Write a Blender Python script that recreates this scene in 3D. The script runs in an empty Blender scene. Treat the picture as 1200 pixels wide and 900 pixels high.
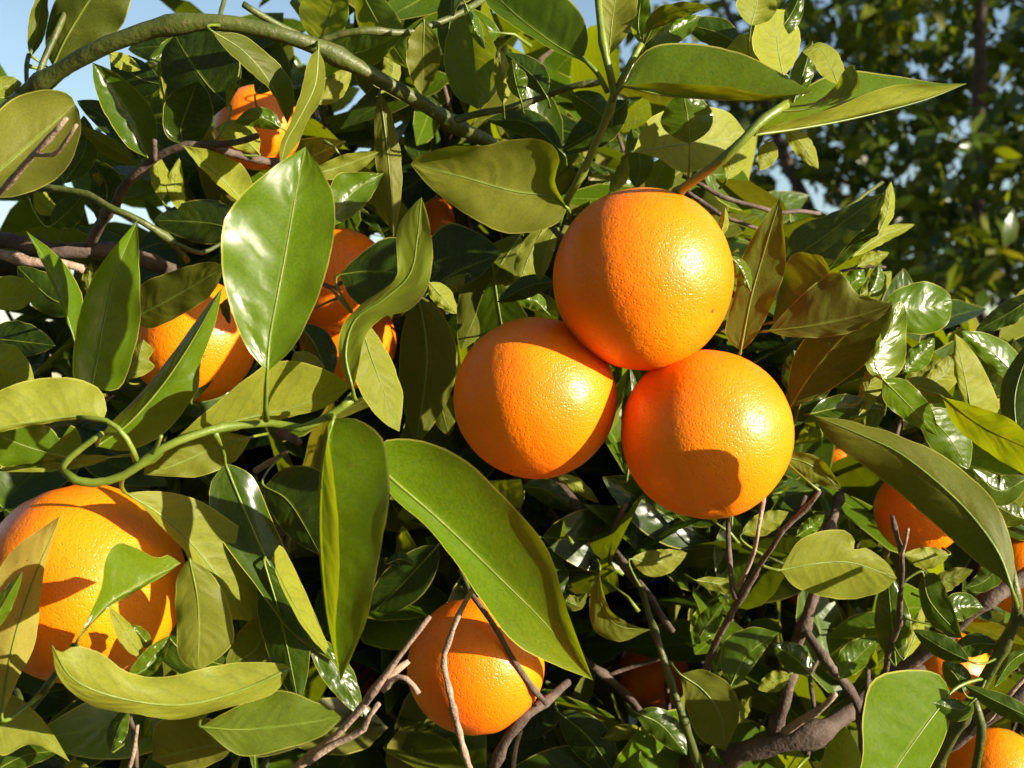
import bpy, math, random
from mathutils import Vector, noise

# ------------------------------------------------------------------ camera, sky, sun, exposure
scene = bpy.context.scene
COL = scene.collection
F = 1448.5                 # focal length in pixels of the 1200 px wide photograph
CZ = 1.45                  # eye height
cam_data = bpy.data.cameras.new('camera')
cam_data.sensor_width = 36.0
cam_data.lens = 36.0 * F / 1200.0
cam_data.clip_start = 0.02
cam_data.clip_end = 2000.0
cam_data.dof.use_dof = True
cam_data.dof.focus_distance = 0.535
cam_data.dof.aperture_fstop = 17.0
cam = bpy.data.objects.new('camera', cam_data)
cam.location = (0, 0, CZ)
cam.rotation_euler = (math.radians(90), 0, 0)
COL.objects.link(cam)
scene.camera = cam

SUN = Vector((0.855, -0.46, 0.235)).normalized()
world = bpy.data.worlds.new('World')
scene.world = world
world.use_nodes = True
wn = world.node_tree.nodes
bg = wn['Background']
sky = wn.new('ShaderNodeTexSky')
sky.sky_type = 'NISHITA'
sky.sun_disc = False
sky.sun_elevation = math.asin(SUN.z)
sky.sun_rotation = math.atan2(SUN.x, SUN.y)
sky.air_density = 1.0
sky.dust_density = 0.6
bg.inputs['Strength'].default_value = 0.067
world.node_tree.links.new(sky.outputs[0], bg.inputs[0])

sd = bpy.data.lights.new('sun', 'SUN')
sd.energy = 5.0
sd.angle = math.radians(0.5)
sd.color = (1.0, 0.90, 0.72)
sun = bpy.data.objects.new('sun', sd)
sun.rotation_euler = SUN.to_track_quat('Z', 'Y').to_euler()
sun.location = SUN * 10
COL.objects.link(sun)

scene.view_settings.view_transform = 'Standard'
scene.view_settings.look = 'None'
scene.view_settings.gamma = 1.0
scene.view_settings.exposure = 1.6
scene.render.engine = 'CYCLES'
scene.cycles.use_denoising = True
scene.cycles.max_bounces = 6
scene.cycles.diffuse_bounces = 4
scene.cycles.glossy_bounces = 2
scene.cycles.transmission_bounces = 4
scene.cycles.use_adaptive_sampling = True
scene.cycles.adaptive_threshold = 0.025
scene.cycles.sample_clamp_indirect = 6.0

rng = random.Random(11)

# ------------------------------------------------------------------ helpers
def P(px, py, d):
    """the place at depth d (metres) seen at a photograph pixel"""
    return Vector(((px - 600.0) / F * d, d, CZ - (py - 450.0) / F * d))

def catmull(pts, t):
    """arc-length-parametrised Catmull-Rom through tuples of any length"""
    n = len(pts)
    if n == 2:
        return tuple(a + (b - a) * t for a, b in zip(pts[0], pts[1]))
    seg = [max(1e-6, math.dist(pts[i][:2] if len(pts[i]) < 3 else pts[i][:3],
                               pts[i + 1][:2] if len(pts[i]) < 3 else pts[i + 1][:3])) for i in range(n - 1)]
    tot = sum(seg)
    x = min(max(t, 0.0), 1.0) * tot
    i = 0
    while i < n - 2 and x > seg[i]:
        x -= seg[i]; i += 1
    u = min(1.0, x / seg[i])
    p1, p2 = pts[i], pts[i + 1]
    p0 = pts[i - 1] if i > 0 else tuple(2 * a - b for a, b in zip(p1, p2))
    p3 = pts[i + 2] if i + 2 < n else tuple(2 * b - a for a, b in zip(p1, p2))
    out = []
    for a, b, c, d in zip(p0, p1, p2, p3):
        out.append(0.5 * ((2 * b) + (-a + c) * u + (2 * a - 5 * b + 4 * c - d) * u * u + (-a + 3 * b - 3 * c + d) * u ** 3))
    return tuple(out)

def link_nodes(nt, a, b):
    nt.links.new(a, b)

def new_mat(name):
    m = bpy.data.materials.new(name)
    m.use_nodes = True
    nt = m.node_tree
    for n in list(nt.nodes):
        nt.nodes.remove(n)
    out = nt.nodes.new('ShaderNodeOutputMaterial')
    return m, nt, out

class G:
    """small node-graph writer"""
    def __init__(s, nt): s.nt = nt
    def node(s, t, **kw):
        n = s.nt.nodes.new(t)
        for k, v in kw.items(): setattr(n, k, v)
        return n
    def put(s, sock, v):
        if hasattr(v, 'is_output') or isinstance(v, bpy.types.NodeSocket):
            s.nt.links.new(v, sock)
        else:
            sock.default_value = v
    def math(s, op, a, b=None, c=None, clamp=False):
        n = s.node('ShaderNodeMath', operation=op); n.use_clamp = clamp
        s.put(n.inputs[0], a)
        if b is not None: s.put(n.inputs[1], b)
        if c is not None: s.put(n.inputs[2], c)
        return n.outputs[0]
    def mix(s, f, a, b, mode='MIX'):
        n = s.node('ShaderNodeMix', data_type='RGBA', blend_type=mode)
        s.put(n.inputs[0], f); s.put(n.inputs[6], a); s.put(n.inputs[7], b)
        return n.outputs[2]
    def smooth(s, x, lo, hi):
        n = s.node('ShaderNodeMapRange', interpolation_type='SMOOTHSTEP')
        s.put(n.inputs[0], x); n.inputs[1].default_value = lo; n.inputs[2].default_value = hi
        n.inputs[3].default_value = 0.0; n.inputs[4].default_value = 1.0
        return n.outputs[0]
    def noise(s, vec, scale, detail=3.0, rough=0.5):
        n = s.node('ShaderNodeTexNoise')
        if vec is not None: s.put(n.inputs['Vector'], vec)
        n.inputs['Scale'].default_value = scale; n.inputs['Detail'].default_value = detail
        n.inputs['Roughness'].default_value = rough
        return n.outputs[0]

def rgb(r, g, b): return (r, g, b, 1.0)

# ------------------------------------------------------------------ materials
def leaf_material():
    m, nt, out = new_mat('citrus_leaf')
    g = G(nt)
    uv = g.node('ShaderNodeUVMap').outputs[0]
    sep = g.node('ShaderNodeSeparateXYZ'); g.put(sep.inputs[0], uv)
    u, v = sep.outputs[0], sep.outputs[1]
    tone = g.node('ShaderNodeAttribute', attribute_name='tone').outputs['Fac']
    age = g.node('ShaderNodeAttribute', attribute_name='age').outputs['Fac']
    seed = g.node('ShaderNodeAttribute', attribute_name='seed').outputs['Fac']
    back = g.node('ShaderNodeNewGeometry').outputs['Backfacing']
    across = g.math('ABSOLUTE', g.math('SUBTRACT', u, 0.5))           # 0 on the midrib, 0.5 on the margin
    cmb = g.node('ShaderNodeCombineXYZ')
    g.put(cmb.inputs[0], g.math('MULTIPLY', u, 0.5)); g.put(cmb.inputs[1], v); g.put(cmb.inputs[2], seed)
    uvw = cmb.outputs[0]
    n1 = g.noise(uvw, 5.0, 3.0, 0.6)
    n2 = g.noise(uvw, 34.0, 2.0, 0.6)
    # side veins leave the midrib obliquely, unevenly
    wob = g.math('MULTIPLY', g.math('SUBTRACT', n1, 0.5), 0.17)
    vv = g.math('ADD', g.math('SUBTRACT', v, g.math('MULTIPLY', across, 0.42)), wob)
    ph = g.math('MULTIPLY', vv, 58.0)
    vein = g.math('POWER', g.math('ABSOLUTE', g.math('SINE', g.math('MULTIPLY', ph, 0.5))), 18.0)
    vein = g.math('MULTIPLY', vein, g.smooth(across, 0.50, 0.30))
    vor = g.node('ShaderNodeTexVoronoi', feature='DISTANCE_TO_EDGE')
    g.put(vor.inputs['Vector'], uvw); vor.inputs['Scale'].default_value = 46.0
    net = g.smooth(vor.outputs['Distance'], 0.10, 0.0)
    rib = g.smooth(across, 0.030, 0.008)
    rim = g.smooth(across, 0.472, 0.488)
    # upper face: dark to fresh green; under face: paler, greyer
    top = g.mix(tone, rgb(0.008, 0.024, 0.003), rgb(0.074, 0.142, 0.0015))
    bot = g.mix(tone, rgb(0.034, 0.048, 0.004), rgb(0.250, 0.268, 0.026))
    top = g.mix(g.math('MULTIPLY', g.smooth(n1, 0.45, 0.75), 0.35), top, rgb(0.062, 0.100, 0.002))
    top = g.mix(g.math('MULTIPLY', g.smooth(n2, 0.50, 0.75), 0.20), top, rgb(0.012, 0.034, 0.003))
    bot = g.mix(g.math('MULTIPLY', g.smooth(n2, 0.45, 0.75), 0.25), bot, rgb(0.07, 0.10, 0.016))
    bot = g.mix(g.math('MULTIPLY', g.smooth(n1, 0.45, 0.75), 0.35), bot, rgb(0.14, 0.14, 0.014))
    top = g.mix(g.math('MULTIPLY', vein, 0.13), top, rgb(0.09, 0.15, 0.016))
    bot = g.mix(g.math('MULTIPLY', vein, 0.22), bot, rgb(0.08, 0.10, 0.018))
    bot = g.mix(g.math('MULTIPLY', net, 0.12), bot, rgb(0.08, 0.11, 0.02))
    old = g.mix(n1, rgb(0.36, 0.275, 0.055), rgb(0.25, 0.23, 0.04))
    top = g.mix(age, top, old); bot = g.mix(age, bot, old)
    top = g.mix(g.math('MULTIPLY', rib, 0.7), top, rgb(0.15, 0.21, 0.03))
    bot = g.mix(g.math('MULTIPLY', rib, 0.7), bot, rgb(0.24, 0.27, 0.06))
    col = g.mix(back, top, bot)
    fine = g.noise(uvw, 95.0, 2.0, 0.7)
    col = g.mix(g.math('MULTIPLY', g.smooth(fine, 0.42, 0.72), 0.22), col, g.mix(0.5, col, rgb(0.30, 0.30, 0.06)))
    col = g.mix(g.math('MULTIPLY', g.smooth(fine, 0.55, 0.30), 0.20), col, rgb(0.010, 0.022, 0.003))
    col = g.mix(g.math('MULTIPLY', rim, 0.85), col, rgb(0.34, 0.32, 0.06))
    # scale specks and scars
    sp = g.noise(uvw, 60.0, 2.0, 0.5)
    spots = g.math('MULTIPLY', g.smooth(sp, 0.69, 0.715), g.math('ADD', 0.30, g.math('MULTIPLY', age, 1.2), clamp=True))
    col = g.mix(spots, col, rgb(0.10, 0.055, 0.02))
    scar = g.smooth(g.noise(uvw, 14.0, 5.0, 0.7), 0.70, 0.74)
    col = g.mix(g.math('MULTIPLY', scar, 0.5), col, rgb(0.26, 0.22, 0.10))
    # relief: pucker between the side veins, midrib groove, fine grain
    h = g.math('ADD', g.math('MULTIPLY', g.math('COSINE', ph), g.math('MULTIPLY', g.smooth(across, 0.5, 0.2), g.math('MULTIPLY', g.smooth(n1, 0.3, 0.7), 0.20))),
               g.math('MULTIPLY', g.noise(uvw, 9.0, 0.0), 1.0))
    h = g.math('ADD', h, g.math('MULTIPLY', n2, 0.04))
    bump = g.node('ShaderNodeBump'); bump.inputs['Strength'].default_value = 0.40; bump.inputs['Distance'].default_value = 0.0010
    g.put(bump.inputs['Height'], h)
    p = g.node('ShaderNodeBsdfPrincipled')
    g.put(p.inputs['Base Color'], col)
    g.put(p.inputs['Normal'], bump.outputs[0])
    rough = g.math('ADD', g.math('MULTIPLY', back, 0.22), g.math('ADD', 0.22, g.math('MULTIPLY', n2, 0.10)))
    g.put(p.inputs['Roughness'], rough)
    g.put(p.inputs['Specular IOR Level'], g.math('SUBTRACT', 0.34, g.math('MULTIPLY', back, 0.22)))
    tr = g.node('ShaderNodeBsdfTranslucent')
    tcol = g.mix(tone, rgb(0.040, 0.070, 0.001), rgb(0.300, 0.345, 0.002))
    tcol = g.mix(age, tcol, rgb(0.34, 0.22, 0.015))
    tcol = g.mix(g.math('MULTIPLY', vein, 0.3), tcol, rgb(0.10, 0.15, 0.008))
    tcol = g.mix(g.math('MULTIPLY', spots, 0.8), tcol, rgb(0.06, 0.04, 0.01))
    g.put(tr.inputs['Color'], tcol); g.put(tr.inputs['Normal'], bump.outputs[0])
    ms = g.node('ShaderNodeMixShader'); ms.inputs[0].default_value = 0.42
    g.put(ms.inputs[1], p.outputs[0]); g.put(ms.inputs[2], tr.outputs[0])
    g.put(out.inputs[0], ms.outputs[0])
    return m

def simple_mat(name, c1, c2, scale, rough=0.6, bumpd=0.0008, c3=None, stretch=(1, 1, 1), spec=0.4):
    m, nt, out = new_mat(name); g = G(nt)
    tc = g.node('ShaderNodeTexCoord').outputs['Object']
    mp = g.node('ShaderNodeMapping'); mp.inputs['Scale'].default_value = stretch; g.put(mp.inputs[0], tc)
    n1 = g.noise(mp.outputs[0], scale, 5.0, 0.6)
    n2 = g.noise(mp.outputs[0], scale * 4.5, 4.0, 0.6)
    col = g.mix(g.smooth(n1, 0.35, 0.65), rgb(*c1), rgb(*c2))
    if c3: col = g.mix(g.math('MULTIPLY', g.smooth(n2, 0.55, 0.68), 0.8), col, rgb(*c3))
    p = g.node('ShaderNodeBsdfPrincipled')
    g.put(p.inputs['Base Color'], col); p.inputs['Roughness'].default_value = rough
    p.inputs['Specular IOR Level'].default_value = spec
    b = g.node('ShaderNodeBump'); b.inputs['Strength'].default_value = 0.8; b.inputs['Distance'].default_value = bumpd
    g.put(b.inputs['Height'], g.math('ADD', n1, n2)); g.put(p.inputs['Normal'], b.outputs[0])
    g.put(out.inputs[0], p.outputs[0])
    return m

def peel_material():
    m, nt, out = new_mat('orange_peel'); g = G(nt)
    tc = g.node('ShaderNodeTexCoord').outputs['Object']
    inf = g.node('ShaderNodeObjectInfo').outputs['Random']
    mp = g.node('ShaderNodeVectorMath', operation='ADD'); g.put(mp.inputs[0], tc)
    cx = g.node('ShaderNodeCombineXYZ'); g.put(cx.inputs[0], g.math('MULTIPLY', inf, 7.0)); g.put(mp.inputs[1], cx.outputs[0])
    vec = mp.outputs[0]
    big = g.noise(vec, 22.0, 3.0, 0.5)
    mid = g.noise(vec, 160.0, 3.0, 0.55)
    col = g.mix(g.smooth(big, 0.3, 0.7), rgb(0.82, 0.150, 0.0008), rgb(0.84, 0.212, 0.0012))
    vor = g.node('ShaderNodeTexVoronoi', feature='SMOOTH_F1'); g.put(vor.inputs['Vector'], vec)
    vor.inputs['Scale'].default_value = 800.0; vor.inputs['Smoothness'].default_value = 0.45
    vor.inputs['Randomness'].default_value = 1.0
    pit = g.smooth(vor.outputs['Distance'], 0.42, 0.12)
    col = g.mix(g.math('MULTIPLY', pit, 0.22), col, rgb(0.74, 0.110, 0.001))
    spk = g.smooth(g.noise(vec, 210.0, 2.0, 0.5), 0.765, 0.79)
    col = g.mix(g.math('MULTIPLY', spk, 0.75), col, rgb(0.30, 0.10, 0.012))
    p = g.node('ShaderNodeBsdfPrincipled')
    g.put(p.inputs['Base Color'], col)
    g.put(p.inputs['Roughness'], g.math('ADD', 0.30, g.math('MULTIPLY', mid, 0.14)))
    p.inputs['Specular IOR Level'].default_value = 0.36
    b = g.node('ShaderNodeBump'); b.inputs['Strength'].default_value = 0.55; b.inputs['Distance'].default_value = 0.0006
    hgt = g.math('SUBTRACT', g.math('ADD', g.math('MULTIPLY', mid, 0.9), g.math('MULTIPLY', g.noise(vec, 420.0, 2.0), 0.5)),
                 g.math('MULTIPLY', pit, 0.40))
    g.put(b.inputs['Height'], hgt)
    g.put(p.inputs['Normal'], b.outputs[0])
    g.put(out.inputs[0], p.outputs[0])
    return m

M_LEAF = leaf_material()
M_PEEL = peel_material()
M_STEM = simple_mat('green_stem', (0.036, 0.050, 0.006), (0.065, 0.080, 0.011), 60, 0.5, 0.0009, (0.10, 0.075, 0.03))
M_PET = simple_mat('petiole_green', (0.085, 0.125, 0.011), (0.13, 0.165, 0.017), 90, 0.42, 0.0003)
M_BARK = simple_mat('brown_bark', (0.048, 0.030, 0.021), (0.105, 0.072, 0.054), 70, 0.8, 0.0014, (0.035, 0.021, 0.014))
M_DEAD = simple_mat('dead_wood', (0.30, 0.205, 0.15), (0.17, 0.11, 0.078), 120, 0.85, 0.0012, (0.36, 0.27, 0.20))
M_CALYX = simple_mat('dry_calyx', (0.13, 0.15, 0.035), (0.17, 0.12, 0.04), 200, 0.7, 0.0006)
M_SCAR = simple_mat('blossom_scar', (0.13, 0.05, 0.012), (0.07, 0.028, 0.01), 300, 0.8, 0.0005)

def mesh_obj(name, verts, faces, mats, parent=None, smooth=True):
    me = bpy.data.meshes.new(name)
    me.from_pydata(verts, [], faces)
    for m in (mats if isinstance(mats, (list, tuple)) else [mats]):
        me.materials.append(m)
    if smooth:
        me.polygons.foreach_set('use_smooth', [True] * len(me.polygons))
    o = bpy.data.objects.new(name, me)
    COL.objects.link(o)
    if parent: 
        o.parent = parent
        o.matrix_parent_inverse = parent.matrix_basis.inverted()
    return o

def empty(name, loc):
    o = bpy.data.objects.new(name, None)
    o.location = loc; o.empty_display_size = 0.1
    COL.objects.link(o)
    return o

def tag(o, label=None, cat=None, group=None, kind=None):
    if label: o['label'] = label
    if cat: o['category'] = cat
    if group: o['group'] = group
    if kind: o['kind'] = kind
    return o

def tube_geo(pts, rad, sides, verts, faces, lump=0.0, seed=0.0, cap=True):
    """sweep a circle along world points; rad is a list"""
    n = len(pts)
    start = len(verts)
    up = Vector((0.13, 0.31, 0.94))
    t0 = (pts[1] - pts[0]).normalized()
    a = t0.cross(up)
    if a.length < 1e-4: a = t0.cross(Vector((1, 0, 0)))
    a.normalize()
    for i in range(n):
        t = (pts[min(i + 1, n - 1)] - pts[max(i - 1, 0)])
        t = t.normalized() if t.length > 1e-9 else t0
        a = (a - t * a.dot(t))
        a = a.normalized() if a.length > 1e-6 else t.orthogonal().normalized()
        b = t.cross(a)
        for k in range(sides):
            th = 2 * math.pi * k / sides
            r = rad[i]
            if lump:
                r *= 1 + lump * noise.noise(Vector((pts[i].x * 90 + math.cos(th) * 0.9 + seed, pts[i].y * 90 + math.sin(th) * 0.9, pts[i].z * 90)))
            verts.append(pts[i] + (a * math.cos(th) + b * math.sin(th)) * r)
    for i in range(n - 1):
        for k in range(sides):
            p = start + i * sides + k; q = start + i * sides + (k + 1) % sides
            faces.append((p, q, q + sides, p + sides))
    if cap:
        faces.append(tuple(start + k for k in reversed(range(sides))))
        faces.append(tuple(start + (n - 1) * sides + k for k in range(sides)))

ATTACH = []        # points of the living wood, for petioles to find

def wood(name, mat, pts, r0, r1, parent, lump=0.25, nodes=0.0, sides=9, step=0.006, attach=True, kinks=0.0):
    """a branch or twig through world points, r0 to r1 metres"""
    ln = sum((pts[i + 1] - pts[i]).length for i in range(len(pts) - 1))
    n = max(6, min(120, int(ln / step)))
    tp = [tuple(p) for p in pts]
    ph = rng.random() * 9
    out, rad = [], []
    for i in range(n + 1):
        t = i / n
        p = Vector(catmull(tp, t))
        if kinks:
            p = p + kinks * noise.noise_vector(p * 45 + Vector((ph, 0, 0)))
        r = r0 + (r1 - r0) * t
        if nodes:
            s = (t * ln / nodes + ph) % 1.0
            r *= 1 + 0.42 * math.exp(-((s - 0.5) / 0.085) ** 2)
        out.append(p); rad.append(r)
    v, f = [], []
    tube_geo(out, rad, sides, v, f, lump, ph)
    o = mesh_obj(name, v, f, mat, parent)
    if attach: ATTACH.extend(out[::2])
    return o

def W(name, mat, pp, r0, r1, parent, **kw):
    """the same with (px, py, depth cm) points and radii in photograph pixels at that depth"""
    pts = [P(a, b, d / 100.0) for a, b, d in pp]
    return wood(name, mat, pts, r0 * pp[0][2] / 100 / F, r1 * pp[-1][2] / 100 / F, parent, **kw)

def prof(t, peak=0.46, p=0.80):
    a = math.log(0.5) / math.log(peak)
    return max(0.0, math.sin(math.pi * min(1.0, max(0.0, t)) ** a)) ** p

LEAF_COUNT = [0]
def leaf_build(name, rows, parent, tone, age, petiole=None, rib_r=0.00055):
    """rows: list of rows of world points from left margin to right margin (odd number, midrib in the middle)"""
    nv, nu = len(rows), len(rows[0])
    v = [p for r in rows for p in r]
    f = [(i * nu + j, i * nu + j + 1, (i + 1) * nu + j + 1, (i + 1) * nu + j) for i in range(nv - 1) for j in range(nu - 1)]
    nblade = len(f); nbv = len(v)
    c = nu // 2
    # midrib, going on below the blade as the petiole
    ribpts = [r[c] for r in rows]
    ribr = [rib_r * (1.0 - 0.85 * i / (nv - 1)) for i in range(nv)]
    if petiole:
        ribpts = petiole + ribpts
        ribr = [rib_r * 1.55] * (len(petiole)) + ribr
        ribr[0] *= 1.5
    o = mesh_obj(name, v, f, M_LEAF, parent)
    sv, sf = [], []
    tube_geo(ribpts, ribr, 6, sv, sf)
    st = mesh_obj('leaf_stalk', sv, sf, M_PET); st.parent = o
    me = o.data
    uvl = me.uv_layers.new(name='UVMap')
    uvs = []
    for i in range(nv):
        for j in range(nu):
            uvs.append((j / (nu - 1), i / (nv - 1)))
    data = []
    for l in me.loops:
        data.extend(uvs[l.vertex_index] if l.vertex_index < nbv else (0.5, 0.5))
    uvl.data.foreach_set('uv', data)
    LEAF_COUNT[0] += 1
    for nm, val in (('tone', tone), ('age', age), ('seed', (LEAF_COUNT[0] * 0.731) % 9.0)):
        at = me.attributes.new(nm, 'FLOAT', 'POINT')
        at.data.foreach_set('value', [val] * len(me.vertices))
    return o

def LF(d, tx, tz, fold, tone, face, mid, L, R, age=0.0, wav=0.0, peak=0.46, pw=0.80, bow=0.0, dt=0.0, pet=None, nv=22, half=5, seedw=None):
    """one leaf of the tree, seen in the photograph.
    d: depth in cm of its middle; tx / tz: slope of the depth to the right / downwards; fold: depth in cm of the
    margins against the midrib (one number or left, right); face 'u' upper side to the viewer, 'b' under side;
    mid: midrib base to tip; L, R: half widths, or margin points; dt: extra depth in cm from base to tip"""
    d = d / 100.0
    fl, fr = (fold if isinstance(fold, tuple) else (fold, fold))
    fl /= 100.0; fr /= 100.0
    mid = [tuple(map(float, p)) for p in mid]
    xs = [p[0] for p in mid]; ys = [p[1] for p in mid]
    cx, cy = sum(xs) / len(xs), sum(ys) / len(ys)
    ph = rng.random() * 6.28 if seedw is None else seedw
    kw_ = 2.2 + rng.random() * 2.0
    El = [mid[0]] + [tuple(map(float, p)) for p in L] + [mid[-1]] if isinstance(L, list) else None
    Er = [mid[0]] + [tuple(map(float, p)) for p in R] + [mid[-1]] if isinstance(R, list) else None
    rows = []
    for i in range(nv + 1):
        t = i / nv
        mx, my = catmull(mid, t)
        ax, ay = catmull(mid, max(0, t - 0.03)); bx, by = catmull(mid, min(1, t + 0.03))
        dx, dy = bx - ax, by - ay
        l = math.hypot(dx, dy) or 1.0
        nx, ny = dy / l, -dx / l
        pr = prof(t, peak, pw)
        sh = math.sin(math.pi * min(1, max(0, t))) ** 0.7 if 0 < t < 1 else 0.0
        row = []
        for side in (-1, 1):
            if side < 0:
                e = catmull(El, t) if El else (mx + nx * L * pr, my + ny * L * pr)
                fo = fl
            else:
                e = catmull(Er, t) if Er else (mx - nx * R * pr, my - ny * R * pr)
                fo = fr
            jx = 1.3 * sh * noise.noise(Vector((t * 11 + ph * 3, side * 4.0, 0.3)))+ 0.8 * sh * noise.noise(Vector((t * 31 + ph, side * 7.0, 1.3)))
            e = (e[0] + nx * jx, e[1] + ny * jx)
            ss = [k / half for k in range(half, 0, -1)] if side < 0 else [k / half for k in range(0, half + 1)]
            for s in ss:
                q = math.sin(s * math.pi / 2) * 0.35 + s * 0.65
                x = mx + (e[0] - mx) * q; y = my + (e[1] - my) * q
                dd = d + dt / 100.0 * (t - 0.5) + bow / 100.0 * math.sin(math.pi * t)
                dd += tx * (x - cx) / F * d + tz * (y - cy) / F * d
                dd += fo * sh * s ** 1.25 + sh * 0.0008 * noise.noise(Vector((t * 5 + ph, side * s * 2.5, ph)))
                dd += sh * s * s * (0.0011 + wav / 100.0) * math.sin(kw_ * 6.28 * t + ph + side * 1.3)
                row.append(P(x, y, dd))
        rows.append(row if face == 'u' else list(reversed(row)))
    base = rows[0][half]
    if pet is not None:
        petp = [P(a, b, c / 100.0) for a, b, c in pet] if pet else None
    else:
        tan = (rows[0][half] - rows[2][half])
        tan = tan.normalized() if tan.length > 1e-6 else Vector((0, 1, 0))
        best = None; bd = 0.024
        for q in ATTACH:
            dist = (q - base).length
            if dist < bd and dist > 0.002: bd = dist; best = q
        if best is None:
            best = base + tan * 0.003 + Vector((rng.uniform(-.001, .001), 0.018, rng.uniform(-.001, .001)))
            bd = 0.008
        c1 = base + tan * min(0.006, bd * 0.3)
        petp = []
        for k in range(6):
            s = k / 6.0
            petp.append(best * (1 - s) ** 2 + c1 * 2 * s * (1 - s) + base * s * s)
    ln = sum((rows[i + 1][half] - rows[i][half]).length for i in range(nv))
    return leaf_build('leaf', rows, TREE, tone, age, petp, min(0.0007, 0.00022 + 0.0045 * ln))

# ------------------------------------------------------------------ ground
def ground_material():
    m, nt, out = new_mat('orchard_ground'); g = G(nt)
    tc = g.node('ShaderNodeTexCoord').outputs['Object']
    n1 = g.noise(tc, 0.9, 6.0, 0.6); n2 = g.noise(tc, 18.0, 6.0, 0.65)
    col = g.mix(g.smooth(n1, 0.4, 0.62), rgb(0.095, 0.070, 0.045), rgb(0.055, 0.085, 0.022))
    col = g.mix(g.math('MULTIPLY', g.smooth(n2, 0.45, 0.7), 0.6), col, rgb(0.13, 0.105, 0.06))
    p = g.node('ShaderNodeBsdfPrincipled'); g.put(p.inputs['Base Color'], col); p.inputs['Roughness'].default_value = 0.95
    b = g.node('ShaderNodeBump'); b.inputs['Distance'].default_value = 0.03; g.put(b.inputs['Height'], n2); g.put(p.inputs['Normal'], b.outputs[0])
    g.put(out.inputs[0], p.outputs[0])
    return m
gv, gf = [], []
NG = 60
for i in range(NG + 1):
    for j in range(NG + 1):
        a = (i / NG - 0.5) * 2; b = (j / NG - 0.5) * 2
        x = math.copysign(abs(a) ** 3, a) * 700; y = math.copysign(abs(b) ** 3, b) * 700
        gv.append((x, y, 0.05 * noise.noise(Vector((x * 0.3, y * 0.3, 0))) if abs(x) + abs(y) < 60 else 0))
for i in range(NG):
    for j in range(NG):
        k = i * (NG + 1) + j
        gf.append((k, k + NG + 1, k + NG + 2, k + 1))
tag(mesh_obj('ground', gv, gf, ground_material()), kind='structure')

# ------------------------------------------------------------------ the near tree: wood
TREE = empty('orange_tree', (-0.12, 1.35, 0.0))
tag(TREE, 'laden orange tree with glossy green leaves and tangled twigs filling the view', 'tree')
bpy.context.view_layer.update()

wood('trunk', M_BARK, [Vector((-0.12, 1.35, -0.05)), Vector((-0.10, 1.33, 0.35)), Vector((-0.13, 1.30, 0.75)), Vector((-0.10, 1.27, 1.0))], 0.075, 0.055, TREE, lump=0.3, sides=14, step=0.03)
# limbs inside the crown
wood('branch', M_BARK, [Vector((-0.10, 1.27, 0.97)), Vector((-0.22, 1.15, 1.25)), Vector((-0.34, 0.98, 1.50)), P(-60, 285, 0.70)], 0.034, 0.010, TREE, step=0.02)
wood('branch', M_BARK, [Vector((-0.10, 1.27, 0.97)), Vector((0.02, 1.15, 1.22)), P(660, 560, 0.80), P(560, 470, 0.78), P(470, 430, 0.74)], 0.030, 0.004, TREE, step=0.02)
wood('branch', M_BARK, [Vector((-0.10, 1.27, 0.97)), Vector((0.05, 1.05, 1.12)), P(800, 905, 0.74)], 0.030, 0.010, TREE, step=0.02)
wood('branch', M_BARK, [Vector((-0.11, 1.28, 0.95)), Vector((-0.02, 1.40, 1.5)), Vector((0.05, 1.45, 1.95)), Vector((0.02, 1.5, 2.3))], 0.032, 0.010, TREE, step=0.02)
wood('branch', M_BARK, [Vector((-0.11, 1.28, 0.95)), Vector((-0.40, 1.45, 1.45)), Vector((-0.65, 1.5, 1.75))], 0.028, 0.009, TREE, step=0.02)
wood('branch', M_BARK, [Vector((-0.11, 1.28, 0.93)), Vector((0.25, 1.25, 1.15)), P(1120, 690, 0.86), P(1260, 620, 0.80)], 0.028, 0.009, TREE, step=0.02)

# branches and twigs one can see
W('branch', M_STEM, [(-25, 165, 62), (8, 130, 60), (38, 105, 58), (75, 80, 57), (130, 51, 56), (200, 30, 55.5), (260, 27, 55.5), (330, 41, 56), (385, 62, 57), (440, 90, 58), (500, 125, 60), (540, 150, 62), (580, 172, 66), (640, 220, 72)], 9.5, 7, TREE, lump=0.17, nodes=0.075)
W('branch', M_BARK, [(-60, 285, 70), (0, 281, 66), (32, 287, 65), (80, 295, 65), (133, 292, 66), (168, 302, 67), (215, 322, 69), (270, 350, 74)], 9, 7.5, TREE, nodes=0.022, kinks=0.0012)
W('branch', M_DEAD, [(-40, 290, 66), (0, 297, 64), (40, 308, 64), (88, 313, 65), (130, 330, 68)], 6, 4, TREE, nodes=0.018, kinks=0.0012)
W('twig', M_BARK, [(107, 283, 65), (118, 262, 63), (134, 240, 60), (152, 213, 58), (184, 184, 57), (218, 171, 56.5), (245, 170, 56.5), (275, 166, 56), (302, 159, 55.5)], 6.5, 3.6, TREE, nodes=0.016, kinks=0.0008)
W('twig', M_BARK, [(245, 170, 56.5), (267, 178, 58), (304, 187, 60), (345, 196, 64)], 5, 4.5, TREE, nodes=0.02)
W('twig', M_BARK, [(181, 188, 57), (180, 176, 56.5), (181, 165, 56)], 4.2, 3, TREE, nodes=0.01)
W('twig', M_STEM, [(30, 225, 60), (48, 220, 58), (101, 228, 57.5), (133, 246, 57), (165, 260, 57), (203, 284, 58), (221, 306, 59)], 4.5, 4, TREE, nodes=0.022, kinks=0.0008)
W('twig', M_STEM, [(205, 285, 58), (235, 296, 59), (262, 284, 60)], 3.2, 2.2, TREE)
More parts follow.
